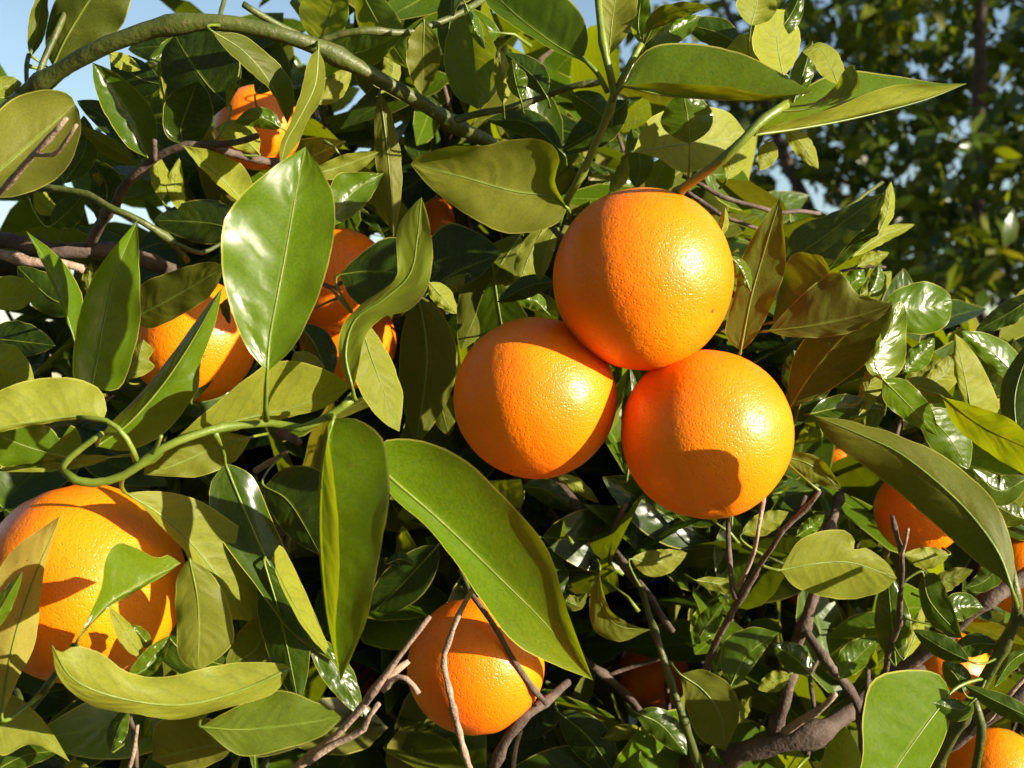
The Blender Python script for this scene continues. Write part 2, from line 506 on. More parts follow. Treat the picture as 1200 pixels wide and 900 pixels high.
W('twig', M_DEAD, [(-20, 240, 52), (0, 226, 51), (18, 203, 50), (40, 179, 49), (58, 160, 48.5), (78, 139, 48)], 4.2, 3.0, TREE, nodes=0.008, kinks=0.0008)
W('twig', M_DEAD, [(39, 181, 49), (64, 181, 48.5), (76, 167, 48), (90, 146, 47.5)], 2.8, 2.0, TREE, nodes=0.010)
W('twig', M_STEM, [(40, 100, 58), (55, 62, 58.5), (70, 30, 59), (84, -5, 60), (100, -60, 62)], 4, 3.5, TREE)
W('twig', M_STEM, [(32, 108, 58.5), (31, 80, 59), (34, 64, 59.5)], 3.2, 2.6, TREE)
W('twig', M_STEM, [(370, 52, 57), (392, 42, 57), (430, 36, 57), (475, 38, 58), (510, 28, 59), (545, 12, 60), (580, -10, 62)], 4.2, 3.6, TREE, nodes=0.03)
W('twig', M_STEM, [(525, 143, 61), (556, 134, 61), (600, 126, 61), (640, 112, 61), (672, 101, 60), (705, 96, 60)], 4.2, 3.5, TREE, nodes=0.035)
W('twig', M_STEM, [(260, 30, 55.5), (258, 18, 56), (262, 2, 57), (270, -30, 58)], 3, 2.4, TREE)
W('twig', M_STEM, [(285, 5, 57), (320, 26, 58), (350, 40, 59)], 4, 3.5, TREE)
# shoot above the top orange
W('twig', M_PET, [(652, 262, 57), (664, 235, 56), (685, 197, 55), (717, 121, 53.5), (715, 88, 53), (707, 53, 53), (701, 0, 53.5), (697, -50, 55)], 4.6, 4, TREE, lump=0.08, nodes=0.03)
W('twig', M_PET, [(717, 119, 53.5), (732, 86, 53), (752, 51, 53)], 4.4, 3.4, TREE, lump=0.08)
W('twig', M_PET, [(712, 108, 53.5), (700, 86, 53), (683, 68, 53)], 3.2, 2.6, TREE, lump=0.08)
W('twig', M_PET, [(768, 250, 56.5), (795, 225, 52.6), (840, 192, 50.3), (872, 163, 49.7), (893, 141, 49.8), (922, 122, 50.3)], 5.5, 5.2, TREE, lump=0.08, nodes=0.03)
# the looping green twig low on the left
W('twig', M_PET, [(75, 553, 46.5), (88, 563, 46.5), (115, 566, 46.5), (147, 556, 46.5), (170, 540, 46.5), (197, 522, 46.5), (240, 506, 47), (267, 500, 47.5), (320, 496, 48), (353, 502, 48), (380, 490, 48), (402, 476, 48), (415, 464, 48)], 5, 4.6, TREE, lump=0.06, nodes=0.028)
W('twig', M_PET, [(72, 552, 46.5), (78, 540, 46.3), (97, 524, 46.3), (118, 509, 46.3)], 4.2, 3.4, TREE, lump=0.05)
W('twig', M_PET, [(160, 540, 46.5), (153, 522, 46), (143, 507, 45.8), (132, 497, 45.8), (118, 491, 45.8), (90, 489, 45.8)], 4, 2.6, TREE, lump=0.05)
W('twig', M_PET, [(178, 533, 46.4), (185, 520, 46.0), (189, 510, 45.8)], 2.6, 2.2, TREE)
W('twig', M_STEM, [(88, 757, 44), (64, 793, 46), (32, 833, 49), (-10, 870, 54)], 5, 5, TREE, lump=0.06)
W('twig', M_STEM, [(28, 838, 49.5), (22, 815, 50), (14, 800, 51)], 4, 3, TREE)
# wood behind and below the three oranges
W('branch', M_BARK, [(620, 535, 72), (648, 563, 70), (680, 600, 68), (712, 635, 66), (735, 668, 64), (760, 700, 62), (789, 741, 60)], 7.5, 3.6, TREE, nodes=0.03, kinks=0.001)
W('twig', M_BARK, [(712, 640, 66), (722, 615, 65), (733, 590, 65)], 4, 3, TREE)
W('twig', M_STEM, [(752, 690, 62), (760, 719, 61), (771, 751, 60), (784, 793, 60), (797, 831, 60), (813, 879, 61), (830, 930, 64)], 3.6, 5, TREE, lump=0.08, nodes=0.025)
W('twig', M_BARK, [(660, 750, 72), (693, 780, 71), (720, 801, 71), (749, 833, 70), (765, 873, 70), (775, 920, 70)], 4.5, 4.5, TREE, nodes=0.02)
W('twig', M_BARK, [(780, 770, 70), (745, 780, 71), (710, 792, 71)], 2.6, 2.2, TREE)
W('twig', M_BARK, [(826, 790, 60), (837, 759, 59), (851, 729, 58), (869, 700, 57), (890, 663, 56), (907, 639, 55), (916, 623, 54.5), (944, 597, 54), (961, 575, 53.5)], 4.6, 2.6, TREE, nodes=0.014, kinks=0.0008)
W('twig', M_BARK, [(862, 702, 57), (857, 680, 57), (854, 640, 57.5), (853, 600, 58), (852, 575, 59)], 3, 2.8, TREE, nodes=0.016)
W('twig', M_DEAD, [(866, 688, 57), (880, 655, 56.5), (886, 635, 56), (892, 600, 56), (895, 575, 56.5)], 2.6, 2.4, TREE, nodes=0.016, kinks=0.0006)
W('branch', M_BARK, [(905, 866, 66), (915, 835, 65), (923, 807, 64.5), (929, 767, 64), (944, 729, 63), (957, 680, 63), (968, 630, 64), (985, 580, 68)], 7.5, 5.5, TREE, nodes=0.03, kinks=0.0008)
W('branch', M_BARK, [(940, 733, 63), (955, 756, 62.5), (971, 777, 62), (1003, 820, 62), (1009, 850, 62), (1015, 910, 63)], 5, 5, TREE, nodes=0.02, kinks=0.0008)
W('branch', M_BARK, [(790, 905, 70), (848, 890, 67), (880, 879, 66), (933, 866, 65), (971, 856, 65), (992, 838, 66), (1030, 815, 68), (1075, 790, 71)], 14, 9, TREE, nodes=0.05, lump=0.35, kinks=0.001)
W('twig', M_DEAD, [(920, 857, 64), (940, 843, 62), (960, 832, 61), (979, 814, 60)], 5, 3.6, TREE, nodes=0.009, lump=0.4)
W('twig', M_BARK, [(955, 840, 62), (952, 815, 61), (949, 795, 61), (958, 775, 62)], 3, 2, TREE)
W('twig', M_BARK, [(1037, 795, 60), (1040, 767, 58), (1048, 745, 57), (1054, 730, 56), (1056, 697, 54.5), (1057, 665, 53), (1056, 645, 52.5), (1051, 627, 52), (1046, 604, 51.5)], 3.6, 2.8, TREE, nodes=0.011, kinks=0.0008)
W('twig', M_DEAD, [(1056, 650, 52.5), (1061, 636, 52), (1064, 620, 51.5)], 2.6, 2, TREE, nodes=0.006)
W('twig', M_BARK, [(1008, 850, 62), (1016, 815, 61), (1017, 785, 61)], 4, 3, TREE)
W('branch', M_BARK, [(1030, 800, 70), (1061, 780, 68), (1090, 760, 67), (1150, 708, 65), (1180, 690, 65), (1230, 655, 66)], 8, 9, TREE, nodes=0.03, lump=0.3)
W('branch', M_BARK, [(1100, 880, 68), (1150, 845, 66), (1200, 812, 65), (1260, 780, 66)], 9, 9, TREE, nodes=0.03)
W('twig', M_DEAD, [(1140, 860, 60), (1165, 835, 58), (1185, 812, 57), (1215, 780, 57)], 3, 2.5, TREE, nodes=0.012)
W('branch', M_STEM, [(1170, 640, 54), (1184, 668, 52), (1190, 692, 51.5), (1192, 716, 52), (1182, 745, 53), (1147, 809, 55), (1120, 852, 57), (1097, 895, 60), (1075, 950, 64)], 4.5, 10, TREE, lump=0.06, nodes=0.05)
W('twig', M_STEM, [(1192, 716, 52), (1215, 735, 52), (1240, 750, 53)], 5, 4, TREE)
W('twig', M_STEM, [(1140, 818, 55), (1150, 850, 55), (1145, 890, 56), (1138, 930, 58)], 5, 5, TREE)
# dead twigs at the foot of the picture
W('twig', M_DEAD, [(335, 915, 48.4), (352, 898, 47.9), (388, 868, 47.4), (412, 842, 46.9), (440, 812, 46.4), (460, 788, 46.4), (478, 774, 46.4)], 6, 3, TREE, nodes=0.010, lump=0.35, kinks=0.001)
W('twig', M_DEAD, [(360, 893, 47.4), (390, 873, 47.2), (424, 857, 46.9), (432, 840, 46.7), (444, 825, 46.4)], 5, 3, TREE, nodes=0.010, lump=0.35)
W('twig', M_DEAD, [(428, 824, 46.4), (447, 798, 46.0), (463, 775, 45.7), (483, 748, 45.4), (503, 722, 45.2)], 4.2, 2.8, TREE, nodes=0.008, lump=0.3, kinks=0.0008)
W('twig', M_DEAD, [(449, 810, 46.4), (460, 797, 46.0), (472, 793, 45.8), (484, 803, 45.8), (491, 813, 45.7)], 3.4, 3, TREE, nodes=0.008, lump=0.3)
W('twig', M_DEAD, [(553, 690, 50.5), (540, 714, 50.5), (527, 748, 50.8), (519, 774, 51), (526, 807, 51.5), (535, 847, 52.5), (552, 905, 54)], 2.9, 3.6, TREE, nodes=0.012, kinks=0.0007)
W('twig', M_BARK, [(548, 690, 53), (580, 735, 52.4), (601, 772, 52.4), (622, 803, 53), (640, 824, 54)], 3, 3.4, TREE, nodes=0.02)
W('branch', M_BARK, [(665, 800, 58), (640, 822, 55), (617, 838, 54), (593, 868, 54), (574, 910, 55)], 5, 6, TREE, nodes=0.02)
W('twig', M_DEAD, [(611, 855, 60), (604, 880, 60), (600, 915, 60)], 2.6, 2.6, TREE)
W('twig', M_BARK, [(455, 835, 72), (480, 858, 72), (515, 900, 72)], 3.5, 4, TREE)
W('twig', M_BARK, [(320, 622, 66), (345, 621, 64), (362, 618, 63)], 6, 5, TREE, nodes=0.02)
W('twig', M_BARK, [(328, 507, 60), (340, 512, 58), (350, 518, 57)], 6, 5, TREE, nodes=0.02)
W('twig', M_DEAD, [(300, 552, 62), (318, 540, 60), (336, 530, 58)], 4, 2.5, TREE, nodes=0.008)
W('twig', M_BARK, [(170, 640, 70), (230, 600, 68), (300, 560, 66)], 4, 4, TREE)
W('twig', M_BARK, [(372, 330, 64), (392, 338, 62), (402, 330, 61), (440, 316, 61)], 3, 2, TREE)
W('twig', M_PET, [(390, 340, 61.5), (402, 355, 60), (412, 366, 59)], 2.2, 1.8, TREE)
W('twig', M_BARK, [(160, 900, 60), (158, 865, 60), (152, 840, 60)], 3, 2.5, TREE)
W('twig', M_DEAD, [(150, 905, 58), (157, 880, 57.5), (161, 850, 57)], 3, 2.5, TREE)
W('twig', M_BARK, [(800, 205, 66), (850, 232, 66), (900, 246, 67), (960, 250, 70)], 3, 2.4, TREE, kinks=0.0015)
W('twig', M_BARK, [(800, 222, 68), (845, 250, 68), (890, 268, 69)], 3, 2.4, TREE, kinks=0.0015)
W('twig', M_STEM, [(940, 290, 72), (985, 250, 76), (1035, 215, 80)], 3, 2.2, TREE, kinks=0.0015)
W('twig', M_BARK, [(985, 318, 66), (1010, 313, 66), (1038, 313, 66)], 2, 1.6, TREE)
W('twig', M_STEM, [(870, 640, 64), (905, 655, 63), (960, 680, 63)], 2, 2, TREE)

# ------------------------------------------------------------------ the leaves one can tell apart
# --- top left
LF(60, .2, 0, -.3, .25, 'b', [(36, 66), (44, 30), (52, -25)], 11, 11)
LF(59, .0, .2, .4, .12, 'b', [(62, 78), (80, 40), (118, -20), (160, -70)], 34, 48, wav=.1)
LF(61, .8, 0, .3, .75, 'b', [(80, 85), (72, 55), (60, 30)], 14, 16)
LF(54, .25, -.15, (-1.3, -1.1), .32, 'b', [(-30, 224), (5, 195), (45, 160), (88, 122)], [(-30, 190), (-18, 150), (15, 116), (55, 105), (80, 110)], [(0, 232), (40, 224), (76, 200), (94, 160), (93, 132)], age=.18, wav=.05, pw=.6)
LF(57, .45, .1, -.5, .45, 'u', [(173, 185), (158, 150), (138, 112), (108, 73)], [(150, 172), (130, 145), (112, 108)], [(184, 160), (176, 125), (140, 88)])
LF(60, -.4, -.3, -.4, .10, 'u', [(166, 188), (140, 150), (90, 118)], 16, 22)
LF(58.5, .1, .6, .3, .38, 'b', [(162, 192), (130, 172), (94, 148)], 12, 10, age=.1)
LF(57.5, -.25, -.35, (.6, -.2), .10, 'u', [(268, 122), (248, 105), (225, 75), (205, 42)], [(225, 152), (203, 130), (190, 95), (190, 60)], [(282, 95), (278, 60), (250, 35)], pw=.6)
LF(58.3, 1.0, 0, (.2, -.1), .9, 'b', [(203, 140), (195, 118), (187, 88)], 6, 8)
LF(56.5, -.5, .3, (-.9, .2), .14, 'u', [(215, 170), (212, 150), (222, 120), (232, 95)], [(196, 160), (190, 135), (200, 110)], [(235, 165), (250, 140), (245, 110)], pw=.6)
LF(54.6, .3, .3, (.5, -.6), .16, 'b', [(248, 36), (285, 60), (315, 95), (337, 145)], [(290, 44), (335, 85), (345, 120)], [(262, 55), (290, 82), (318, 108)], wav=.05)
LF(54, 1.2, .1, (.6, -.5), .42, 'b', [(373, 58), (369, 100), (350, 140), (336, 165), (329, 193)], [(381, 80), (378, 112), (362, 140), (349, 168)], [(362, 70), (352, 110), (341, 140), (328, 170)], wav=.15)
LF(56, .7, .2, -.3, .95, 'b', [(290, 245), (262, 212), (235, 190), (214, 170)], [(262, 222), (238, 200)], [(298, 225), (285, 195), (250, 177)])
LF(58, .9, 0, .3, .9, 'b', [(304, 180), (285, 164), (252, 150)], [(290, 178), (265, 168)], [(304, 160), (290, 144), (268, 141)])
LF(57.5, .3, .4, .3, .65, 'u', [(330, 150), (305, 138), (275, 143)], 12, 13)
LF(62, 1.0, .1, .2, .85, 'b', [(190, 235), (186, 205), (180, 178)], 10, 12)
LF(63, 1.0, .1, .2, .9, 'b', [(215, 250), (205, 220), (210, 185)], 9, 11)
LF(62, .5, .1, .2, .7, 'b', [(140, 240), (125, 215), (108, 205)], 10, 14)
LF(64, .8, .1, .2, .85, 'b', [(70, 250), (50, 240), (45, 215)], 10, 12)
LF(60, .9, -.2, .2, .9, 'b', [(128, 62), (140, 70), (165, 82)], 9, 10)
LF(62, -.4, -.5, .2, .12, 'u', [(190, 100), (160, 90), (130, 62)], 24, 20)
LF(64, -.4, -.5, .2, .15, 'u', [(215, 60), (185, 55), (150, 58)], 18, 20)
LF(61, .4, -.3, .2, .5, 'u', [(225, 40), (205, 55), (175, 70)], 12, 12)
LF(58, .6, 0, .2, .55, 'b', [(-10, 110), (10, 100), (26, 98)], 12, 12)
LF(59.5, -.2, .2, .2, .2, 'u', [(75, 215), (100, 175), (98, 135)], 18, 16)
LF(62, -.2, .2, .2, .15, 'u', [(118, 262), (125, 220), (105, 185)], 20, 20)
LF(61, .1, .2, .2, .2, 'u', [(60, 265), (80, 248), (98, 228)], 16, 18)
LF(56, 1.0, .2, .2, .8, 'b', [(278, 92), (270, 110), (266, 128)], 4, 5)
LF(59, -.3, -.2, .3, .1, 'u', [(300, 110), (312, 90), (310, 60)], 14, 14)
# --- left
LF(52, .75, 0, (-.1, .5), .8, 'u', [(87, 398), (70, 345), (50, 300), (31, 271)], [(66, 345), (46, 300)], [(94, 370), (96, 345), (70, 302)])
LF(50.5, .15, -.05, (-.75, -.15), 1.0, 'u', [(107, 455), (114, 420), (122, 375), (135, 320), (161, 258)], [(88, 450), (86, 410), (94, 365), (115, 315)], [(140, 455), (158, 410), (165, 370), (163, 300)], wav=.03)
LF(62, -.3, -.6, .3, .08, 'u', [(290, 275), (245, 262), (180, 258)], 24, 28)
LF(57, -.1, .75, .2, .22, 'b', [(157, 372), (200, 350), (264, 312)], [(165, 335), (200, 318), (245, 307)], [(175, 385), (215, 368), (248, 345)])
LF(50, .3, .05, (.9, .3), .95, 'u', [(113, 523), (150, 497), (190, 452), (225, 400), (261, 336)], [(130, 495), (170, 455), (205, 410), (238, 365)], [(150, 528), (190, 510), (220, 475), (233, 455), (236, 425), (252, 380)], pet=[(118, 509, 46.3), (116, 514, 47.5), (114, 520, 49)])
LF(60, -.3, 0, .3, .15, 'u', [(224, 470), (245, 410), (268, 348)], 20, 20)
LF(54, .5, 0, .3, .55, 'b', [(150, 445), (160, 425), (168, 398)], [(148, 425), (158, 405)], [(168, 440), (181, 430), (174, 420), (180, 410)])
LF(53, .6, .3, (.3, -.3), .7, 'b', [(-25, 352), (10, 350), (46, 345)], [(-5, 325), (25, 325), (44, 335)], [(0, 363), (25, 362)])
LF(57, -.2, 0, .2, .2, 'u', [(95, 360), (60, 350), (20, 312)], 20, 24)
LF(60, .4, 0, .2, .45, 'b', [(110, 350), (104, 330), (106, 308)], 8, 8)
LF(53, .5, .1, .3, .75, 'b', [(-30, 418), (5, 430), (41, 448)], [(-10, 405), (15, 404), (34, 425)], [(0, 455), (20, 456)])
LF(59, -.3, -.3, .2, .12, 'u', [(-20, 395), (20, 400), (65, 405)], 24, 18)
LF(47, .45, .25, (.2, .9), .85, 'b', [(122, 490), (90, 488), (40, 494), (-20, 504)], [(90, 491), (40, 498), (0, 506)], [(125, 478), (116, 455), (85, 443), (40, 445), (5, 455), (-20, 470)], pet=[], wav=.02)
LF(51, .45, .15, (.2, -.1), .72, 'u', [(95, 540), (65, 533), (30, 523), (-15, 505)], [(80, 548), (40, 549), (0, 545)], [(95, 515), (84, 498), (70, 515), (58, 500), (20, 492), (-10, 490)], wav=.04)
LF(51.5, .45, .9, (-.3, .2), .75, 'b', [(135, 535), (90, 540), (45, 546), (-10, 552)], [(95, 548), (45, 553)], [(100, 533), (50, 538)])
LF(53, .45, 0, (.2, -.2), .5, 'b', [(295, 512), (250, 525), (205, 545), (168, 556)], [(275, 540), (235, 558), (195, 558)], [(260, 508), (210, 520), (175, 540)])
LF(49, .55, .1, (.3, -.5), .72, 'b', [(148, 578), (190, 605), (235, 650), (290, 727)], [(165, 576), (190, 576), (230, 585), (255, 600), (300, 635), (330, 690), (318, 718)], [(165, 592), (197, 626), (218, 648), (235, 690), (262, 722)])
LF(50.5, -.1, 0, (.9, -.7), .30, 'u', [(264, 543), (283, 590), (312, 655), (345, 715), (393, 777)], [(285, 550), (302, 568), (330, 635), (354, 685)], [(246, 570), (252, 620), (295, 680), (340, 740)], pet=[(252, 508, 47.2), (257, 518, 48), (262, 532, 49.3)])
LF(48.6, 1.3, .2, (.4, -.2), .95, 'b', [(318, 655), (335, 690), (360, 735), (393, 777)], [(330, 640), (354, 686), (375, 735)], [(322, 668), (338, 705), (362, 745)], pet=[])
LF(45.5, .35, .0, (-.35, -.5), 1.0, 'u', [(313, 436), (317, 390), (334, 300), (348, 220), (358, 172)], [(288, 405), (267, 350), (259, 290), (270, 245), (315, 200)], [(345, 405), (372, 350), (388, 295), (393, 240), (380, 205)], pet=[(312, 492, 47.5), (311, 475, 46.6), (312, 455, 45.9)], nv=30, half=7, wav=.02)
LF(49, .5, .5, (-.4, .2), .92, 'b', [(197, 522), (245, 503), (290, 490), (345, 478), (411, 453)], [(235, 488), (293, 440), (320, 425), (350, 423), (390, 437)], [(265, 507), (325, 492), (380, 478)], pet=[], wav=.03)
LF(47, -.08, .0, (.1, -.1), 1.0, 'u', [(414, 458), (405, 415), (416, 375), (448, 352), (480, 322), (489, 280), (494, 231)], [(403, 440), (396, 405), (404, 378), (425, 355), (455, 335), (466, 318), (465, 270), (480, 245)], [(420, 430), (428, 395), (448, 372), (480, 362), (500, 340), (507, 300), (503, 260)], nv=30, wav=.08, age=.20, pet=[(415, 468, 48), (414, 463, 47.6)])
LF(49.5, .6, .1, (.3, -.3), .68, 'b', [(422, 372), (432, 410), (450, 460), (468, 506)], [(440, 390), (460, 425), (472, 462)], [(411, 390), (412, 430), (425, 465), (448, 494)])
LF(58, -.2, -.3, (.3, .1), .16, 'u', [(398, 322), (430, 318), (480, 320), (515, 318)], [(420, 300), (455, 278), (490, 290)], [(412, 350), (440, 362), (485, 345)])
LF(62, -.3, -.5, (.2, .2), .08, 'u', [(500, 345), (530, 322), (589, 297)], [(500, 290), (525, 262), (565, 275)], [(525, 342), (560, 325)])
LF(52, .7, 0, .2, .8, 'b', [(503, 331), (515, 345), (535, 368)], 13, 11)
LF(57, .3, -.2, .2, .5, 'b', [(545, 322), (530, 333), (512, 342)], 10, 8)
LF(58, .3, 0, .2, .5, 'b', [(345, 412), (362, 435), (378, 465)], 18, 20)
LF(60, -.4, -.2, .3, .15, 'u', [(352, 380), (372, 410), (385, 450)], 22, 15)
# --- top centre
LF(51.5, .15, .0, (.5, -1.5), .60, 'b', [(664, 243), (645, 230), (600, 224), (540, 207), (481, 192)], [(653, 262), (620, 273), (585, 271), (545, 250), (505, 220)], [(650, 212), (656, 188), (648, 170), (625, 162), (593, 164), (567, 171), (527, 172), (490, 183)], wav=.05, pw=.6, age=.08)
LF(54, .5, 0, -.3, .75, 'u', [(380, 268), (400, 240), (420, 220), (450, 203)], [(382, 235), (395, 205), (420, 202)], [(405, 258), (430, 238)])
LF(55.5, .4, 0, -.3, .55, 'b', [(365, 205), (400, 195), (444, 178)], 12, 14)
LF(60, .2, .1, .3, .3, 'b', [(445, 108), (452, 160), (458, 220), (461, 278)], 15, 15, age=.15)
LF(60, -.9, 0, .3, .95, 'u', [(374, 52), (385, 20), (400, -25)], 36, 22)
LF(63, -.5, 0, .3, .7, 'u', [(375, 62), (420, 62), (470, 40)], 26, 20)
LF(62, .6, 0, .2, .8, 'b', [(372, 122), (390, 105), (412, 78)], 14, 14)
LF(64, -.8, -.2, .3, .85, 'u', [(420, -15), (445, 30), (478, 80)], 24, 22)
LF(66, .5, 0, .2, .8, 'b', [(445, 110), (460, 85), (455, 50)], 12, 10)
LF(58, .15, .3, -.3, .30, 'b', [(497, 25), (496, 65), (495, 112)], 20, 20, age=.12)
LF(62, -.4, 0, .3, .2, 'u', [(530, -20), (528, 20), (520, 65)], 16, 16)
LF(60, -.8, -.1, -.4, .72, 'u', [(548, 12), (555, 60), (560, 128)], [(568, 30), (585, 70), (580, 110)], [(528, 30), (520, 70), (532, 110)])
LF(58, .5, 0, .3, .6, 'u', [(545, 4), (555, 30), (568, 58)], 8, 8)
LF(54, -.45, .2, (-.5, .6), .55, 'u', [(683, 71), (650, 52), (610, 22), (570, -15)], [(655, 62), (610, 36), (570, 5)], [(689, 45), (680, 15), (650, -15), (610, -30)])
LF(57, .6, 0, .3, .8, 'b', [(590, 122), (588, 90), (584, 55)], 9, 12)
LF(56.5, -.4, 0, .4, .6, 'u', [(610, 116), (604, 95), (600, 70)], 10, 14)
LF(58, -.3, -.3, .3, .2, 'u', [(640, 112), (625, 90), (592, 62)], 14, 18)
LF(55, .2, .2, -.3, .50, 'b', [(713, 66), (718, 20), (725, -30)], [(702, 40), (700, 0), (705, -25)], [(735, 40), (748, 0), (745, -25)], age=.1)
LF(56, -.6, 0, .2, .85, 'u', [(752, 52), (748, 25), (755, -20)], 10, 14)
LF(50.5, -.10, -.2, (1.2, -.7), .72, 'u', [(731, 101), (780, 112), (850, 117), (900, 117), (951, 108)], [(745, 72), (765, 55), (800, 50), (850, 57), (895, 74)], [(780, 97), (850, 102), (900, 111)], pet=[(719, 118, 53.4), (722, 110, 52.6), (727, 104, 51.5)], nv=26)
LF(56, .1, .2, .3, .55, 'u', [(808, 168), (806, 140), (800, 105)], 32, 30, pet=[(806, 215, 58), (808, 195, 57), (808, 180, 56.5)])
LF(58.5, .75, -.1, (.2, -.2), .98, 'b', [(742, 178), (780, 172), (830, 166), (876, 158)], [(760, 140), (800, 125), (850, 130)], [(770, 185), (805, 203), (850, 185)], bow=.3)
LF(56.5, .8, -.2, (-.4, .2), .95, 'b', [(918, 90), (912, 60), (906, 10)], [(900, 82), (882, 55), (888, 22)], [(932, 72), (938, 42), (926, 15)])
LF(58, .6, -.1, .3, .85, 'b', [(922, 88), (895, 70), (850, 58)], [(900, 85), (870, 78)], [(900, 50), (870, 40)])
LF(57, .3, -.2, -.3, .7, 'u', [(763, 50), (790, 35), (822, 18)], 12, 16)
LF(54.5, -.5, .3, (-.3, .3), .5, 'u', [(755, 52), (770, 25), (795, 13), (832, 8)], 12, 10, age=.1)
LF(58, -.2, 0, .3, .25, 'u', [(870, 55), (840, 38), (800, 28)], 18, 18)
LF(54.5, .5, -.2, -.4, .72, 'b', [(880, 30), (886, 8), (892, -25)], 24, 24, pet=[(878, 68, 56), (877, 55, 55.5), (878, 42, 55)])
LF(57, -.2, -.2, .3, .5, 'u', [(905, 45), (925, 20), (940, -10)], 14, 14)
LF(60, .7, 0, .3, .9, 'b', [(852, 210), (862, 190), (878, 160)], 14, 12)
LF(60, .5, 0, .3, .7, 'b', [(715, 225), (728, 205), (734, 182)], 9, 9)
LF(62, -.5, 0, .3, .75, 'u', [(760, 230), (772, 205), (785, 180)], 14, 20)
LF(62, -.3, 0, .3, .55, 'u', [(745, 220), (750, 190), (740, 150)], 18, 16)
LF(60, -.2, 0, .3, .3, 'u', [(670, 110), (700, 130), (718, 150)], 18, 18)
LF(62, -.2, 0, .3, .12, 'u', [(735, 118), (700, 150), (660, 175)], 22, 22)
LF(64, -.2, 0, .3, .12, 'u', [(660, 180), (620, 145), (570, 140)], 16, 16)
# --- top right
LF(53.3, .5, -.15, (1.0, -.9), .85, 'u', [(884, 158), (935, 151), (990, 141), (1045, 128), (1090, 115), (1132, 98)], [(905, 132), (940, 105), (985, 84), (1040, 87), (1095, 97)], [(920, 143), (975, 127), (1020, 108), (1060, 99), (1105, 100)], nv=28, pet=[(893, 141, 49.8), (888, 149, 50.1), (884, 156, 50.4)])
LF(49.8, -.2, 0, (.4, -.3), .68, 'u', [(945, 128), (970, 122), (995, 108), (1006, 90)], [(975, 105), (990, 82), (1000, 76)], [(960, 126), (990, 118), (1007, 100)])
LF(51, .3, -.2, (-.5, .4), .7, 'b', [(982, 100), (972, 75), (960, 58), (940, 60)], [(962, 88), (952, 72)], [(990, 85), (978, 58), (958, 50)])
LF(52.5, -.3, -.2, .3, .6, 'u', [(930, 120), (940, 90), (952, 48)], 14, 12)
LF(54, .8, -.1, .2, .85, 'b', [(925, 110), (935, 95), (946, 78)], 7, 8)
LF(55, .6, .1, .2, .7, 'b', [(920, 150), (938, 168), (959, 198)], 12, 12)
LF(57, .5, .1, .2, .7, 'b', [(905, 165), (900, 180), (890, 200)], 12, 12)
# --- right
LF(54.5, -.05, .1, (.1, -.3), .32, 'b', [(868, 412), (880, 350), (897, 290), (915, 230)], [(850, 390), (862, 340), (872, 295), (900, 250)], [(885, 395), (908, 350), (921, 310), (918, 265)], age=.03)
LF(54, -.25, .2, (.5, -.2), .30, 'b', [(905, 378), (935, 372), (965, 350), (970, 320), (950, 298)], [(915, 330), (925, 302), (940, 295)], [(935, 384), (968, 372), (976, 335), (965, 302)], age=.08, pw=.6)
LF(53.5, -.28, .2, (.3, -.3), .20, 'b', [(900, 388), (950, 382), (1000, 372), (1047, 356)], [(935, 350), (972, 320), (988, 322), (1005, 345), (1030, 352)], [(930, 395), (990, 392), (1035, 370)], age=.12)
LF(55, -.35, .3, .3, .14, 'b', [(926, 478), (950, 440), (990, 393), (1047, 354)], [(925, 440), (940, 400), (985, 360)], [(965, 462), (1015, 425), (1040, 390)])
LF(54.4, .5, -.12, (.1, -.1), 1.0, 'u', [(1040, 450), (1025, 425), (1040, 395), (1056, 352)], [(1015, 430), (1030, 395), (1046, 360)], [(1058, 430), (1062, 400), (1062, 365)], wav=.2, age=.12)
LF(58, -.6, -.5, (.2, -.2), .25, 'u', [(915, 312), (955, 285), (995, 255), (1036, 226)], [(930, 270), (975, 250), (1015, 232)], [(950, 312), (972, 310), (1000, 280), (1030, 250)])
LF(57.5, 1.0, 0, .3, .95, 'b', [(1030, 272), (1040, 248), (1044, 212)], 8, 8)
LF(58.5, -.2, .5, .2, .2, 'u', [(968, 318), (1000, 285), (1033, 268)], 9, 10)
LF(63, .7, 0, .3, .9, 'b', [(1000, 300), (1030, 278), (1072, 263)], 10, 9)
LF(66, .5, 0, .3, .8, 'b', [(1005, 312), (1020, 305), (1042, 296)], 9, 8)
LF(66, .3, 0, .3, .8, 'u', [(985, 345), (1005, 325), (1020, 300)], 12, 10)
LF(64, .3, -.2, .3, .6, 'u', [(1018, 345), (1026, 330), (1030, 310)], 8, 10)
LF(68, .5, 0, .3, .8, 'b', [(1010, 345), (1030, 330), (1045, 318)], 10, 14)
LF(60, .3, -.1, (.3, .4), .85, 'u', [(1032, 362), (1070, 362), (1116, 355)], [(1050, 340), (1085, 330), (1110, 342)], [(1050, 385), (1085, 392), (1110, 380)])
LF(61, .6, -.1, .3, .75, 'u', [(1052, 372), (1065, 366), (1080, 365)], 7, 7)
LF(57, .8, 0, (.3, -.2), .9, 'b', [(1142, 505), (1132, 450), (1119, 391)], [(1128, 470), (1118, 430)], [(1172, 490), (1157, 440), (1135, 405)])
LF(62, .5, -.1, .3, .8, 'u', [(1205, 455), (1165, 415), (1127, 388)], 14, 20)
LF(63, -.4, -.5, .2, .35, 'u', [(1215, 345), (1180, 368), (1143, 388)], 14, 14)
LF(58, -.3, -.3, .3, .22, 'u', [(1192, 515), (1190, 460), (1212, 395)], 18, 28)
LF(60, .4, 0, .3, .75, 'u', [(1060, 435), (1075, 420), (1095, 396)], 13, 14)
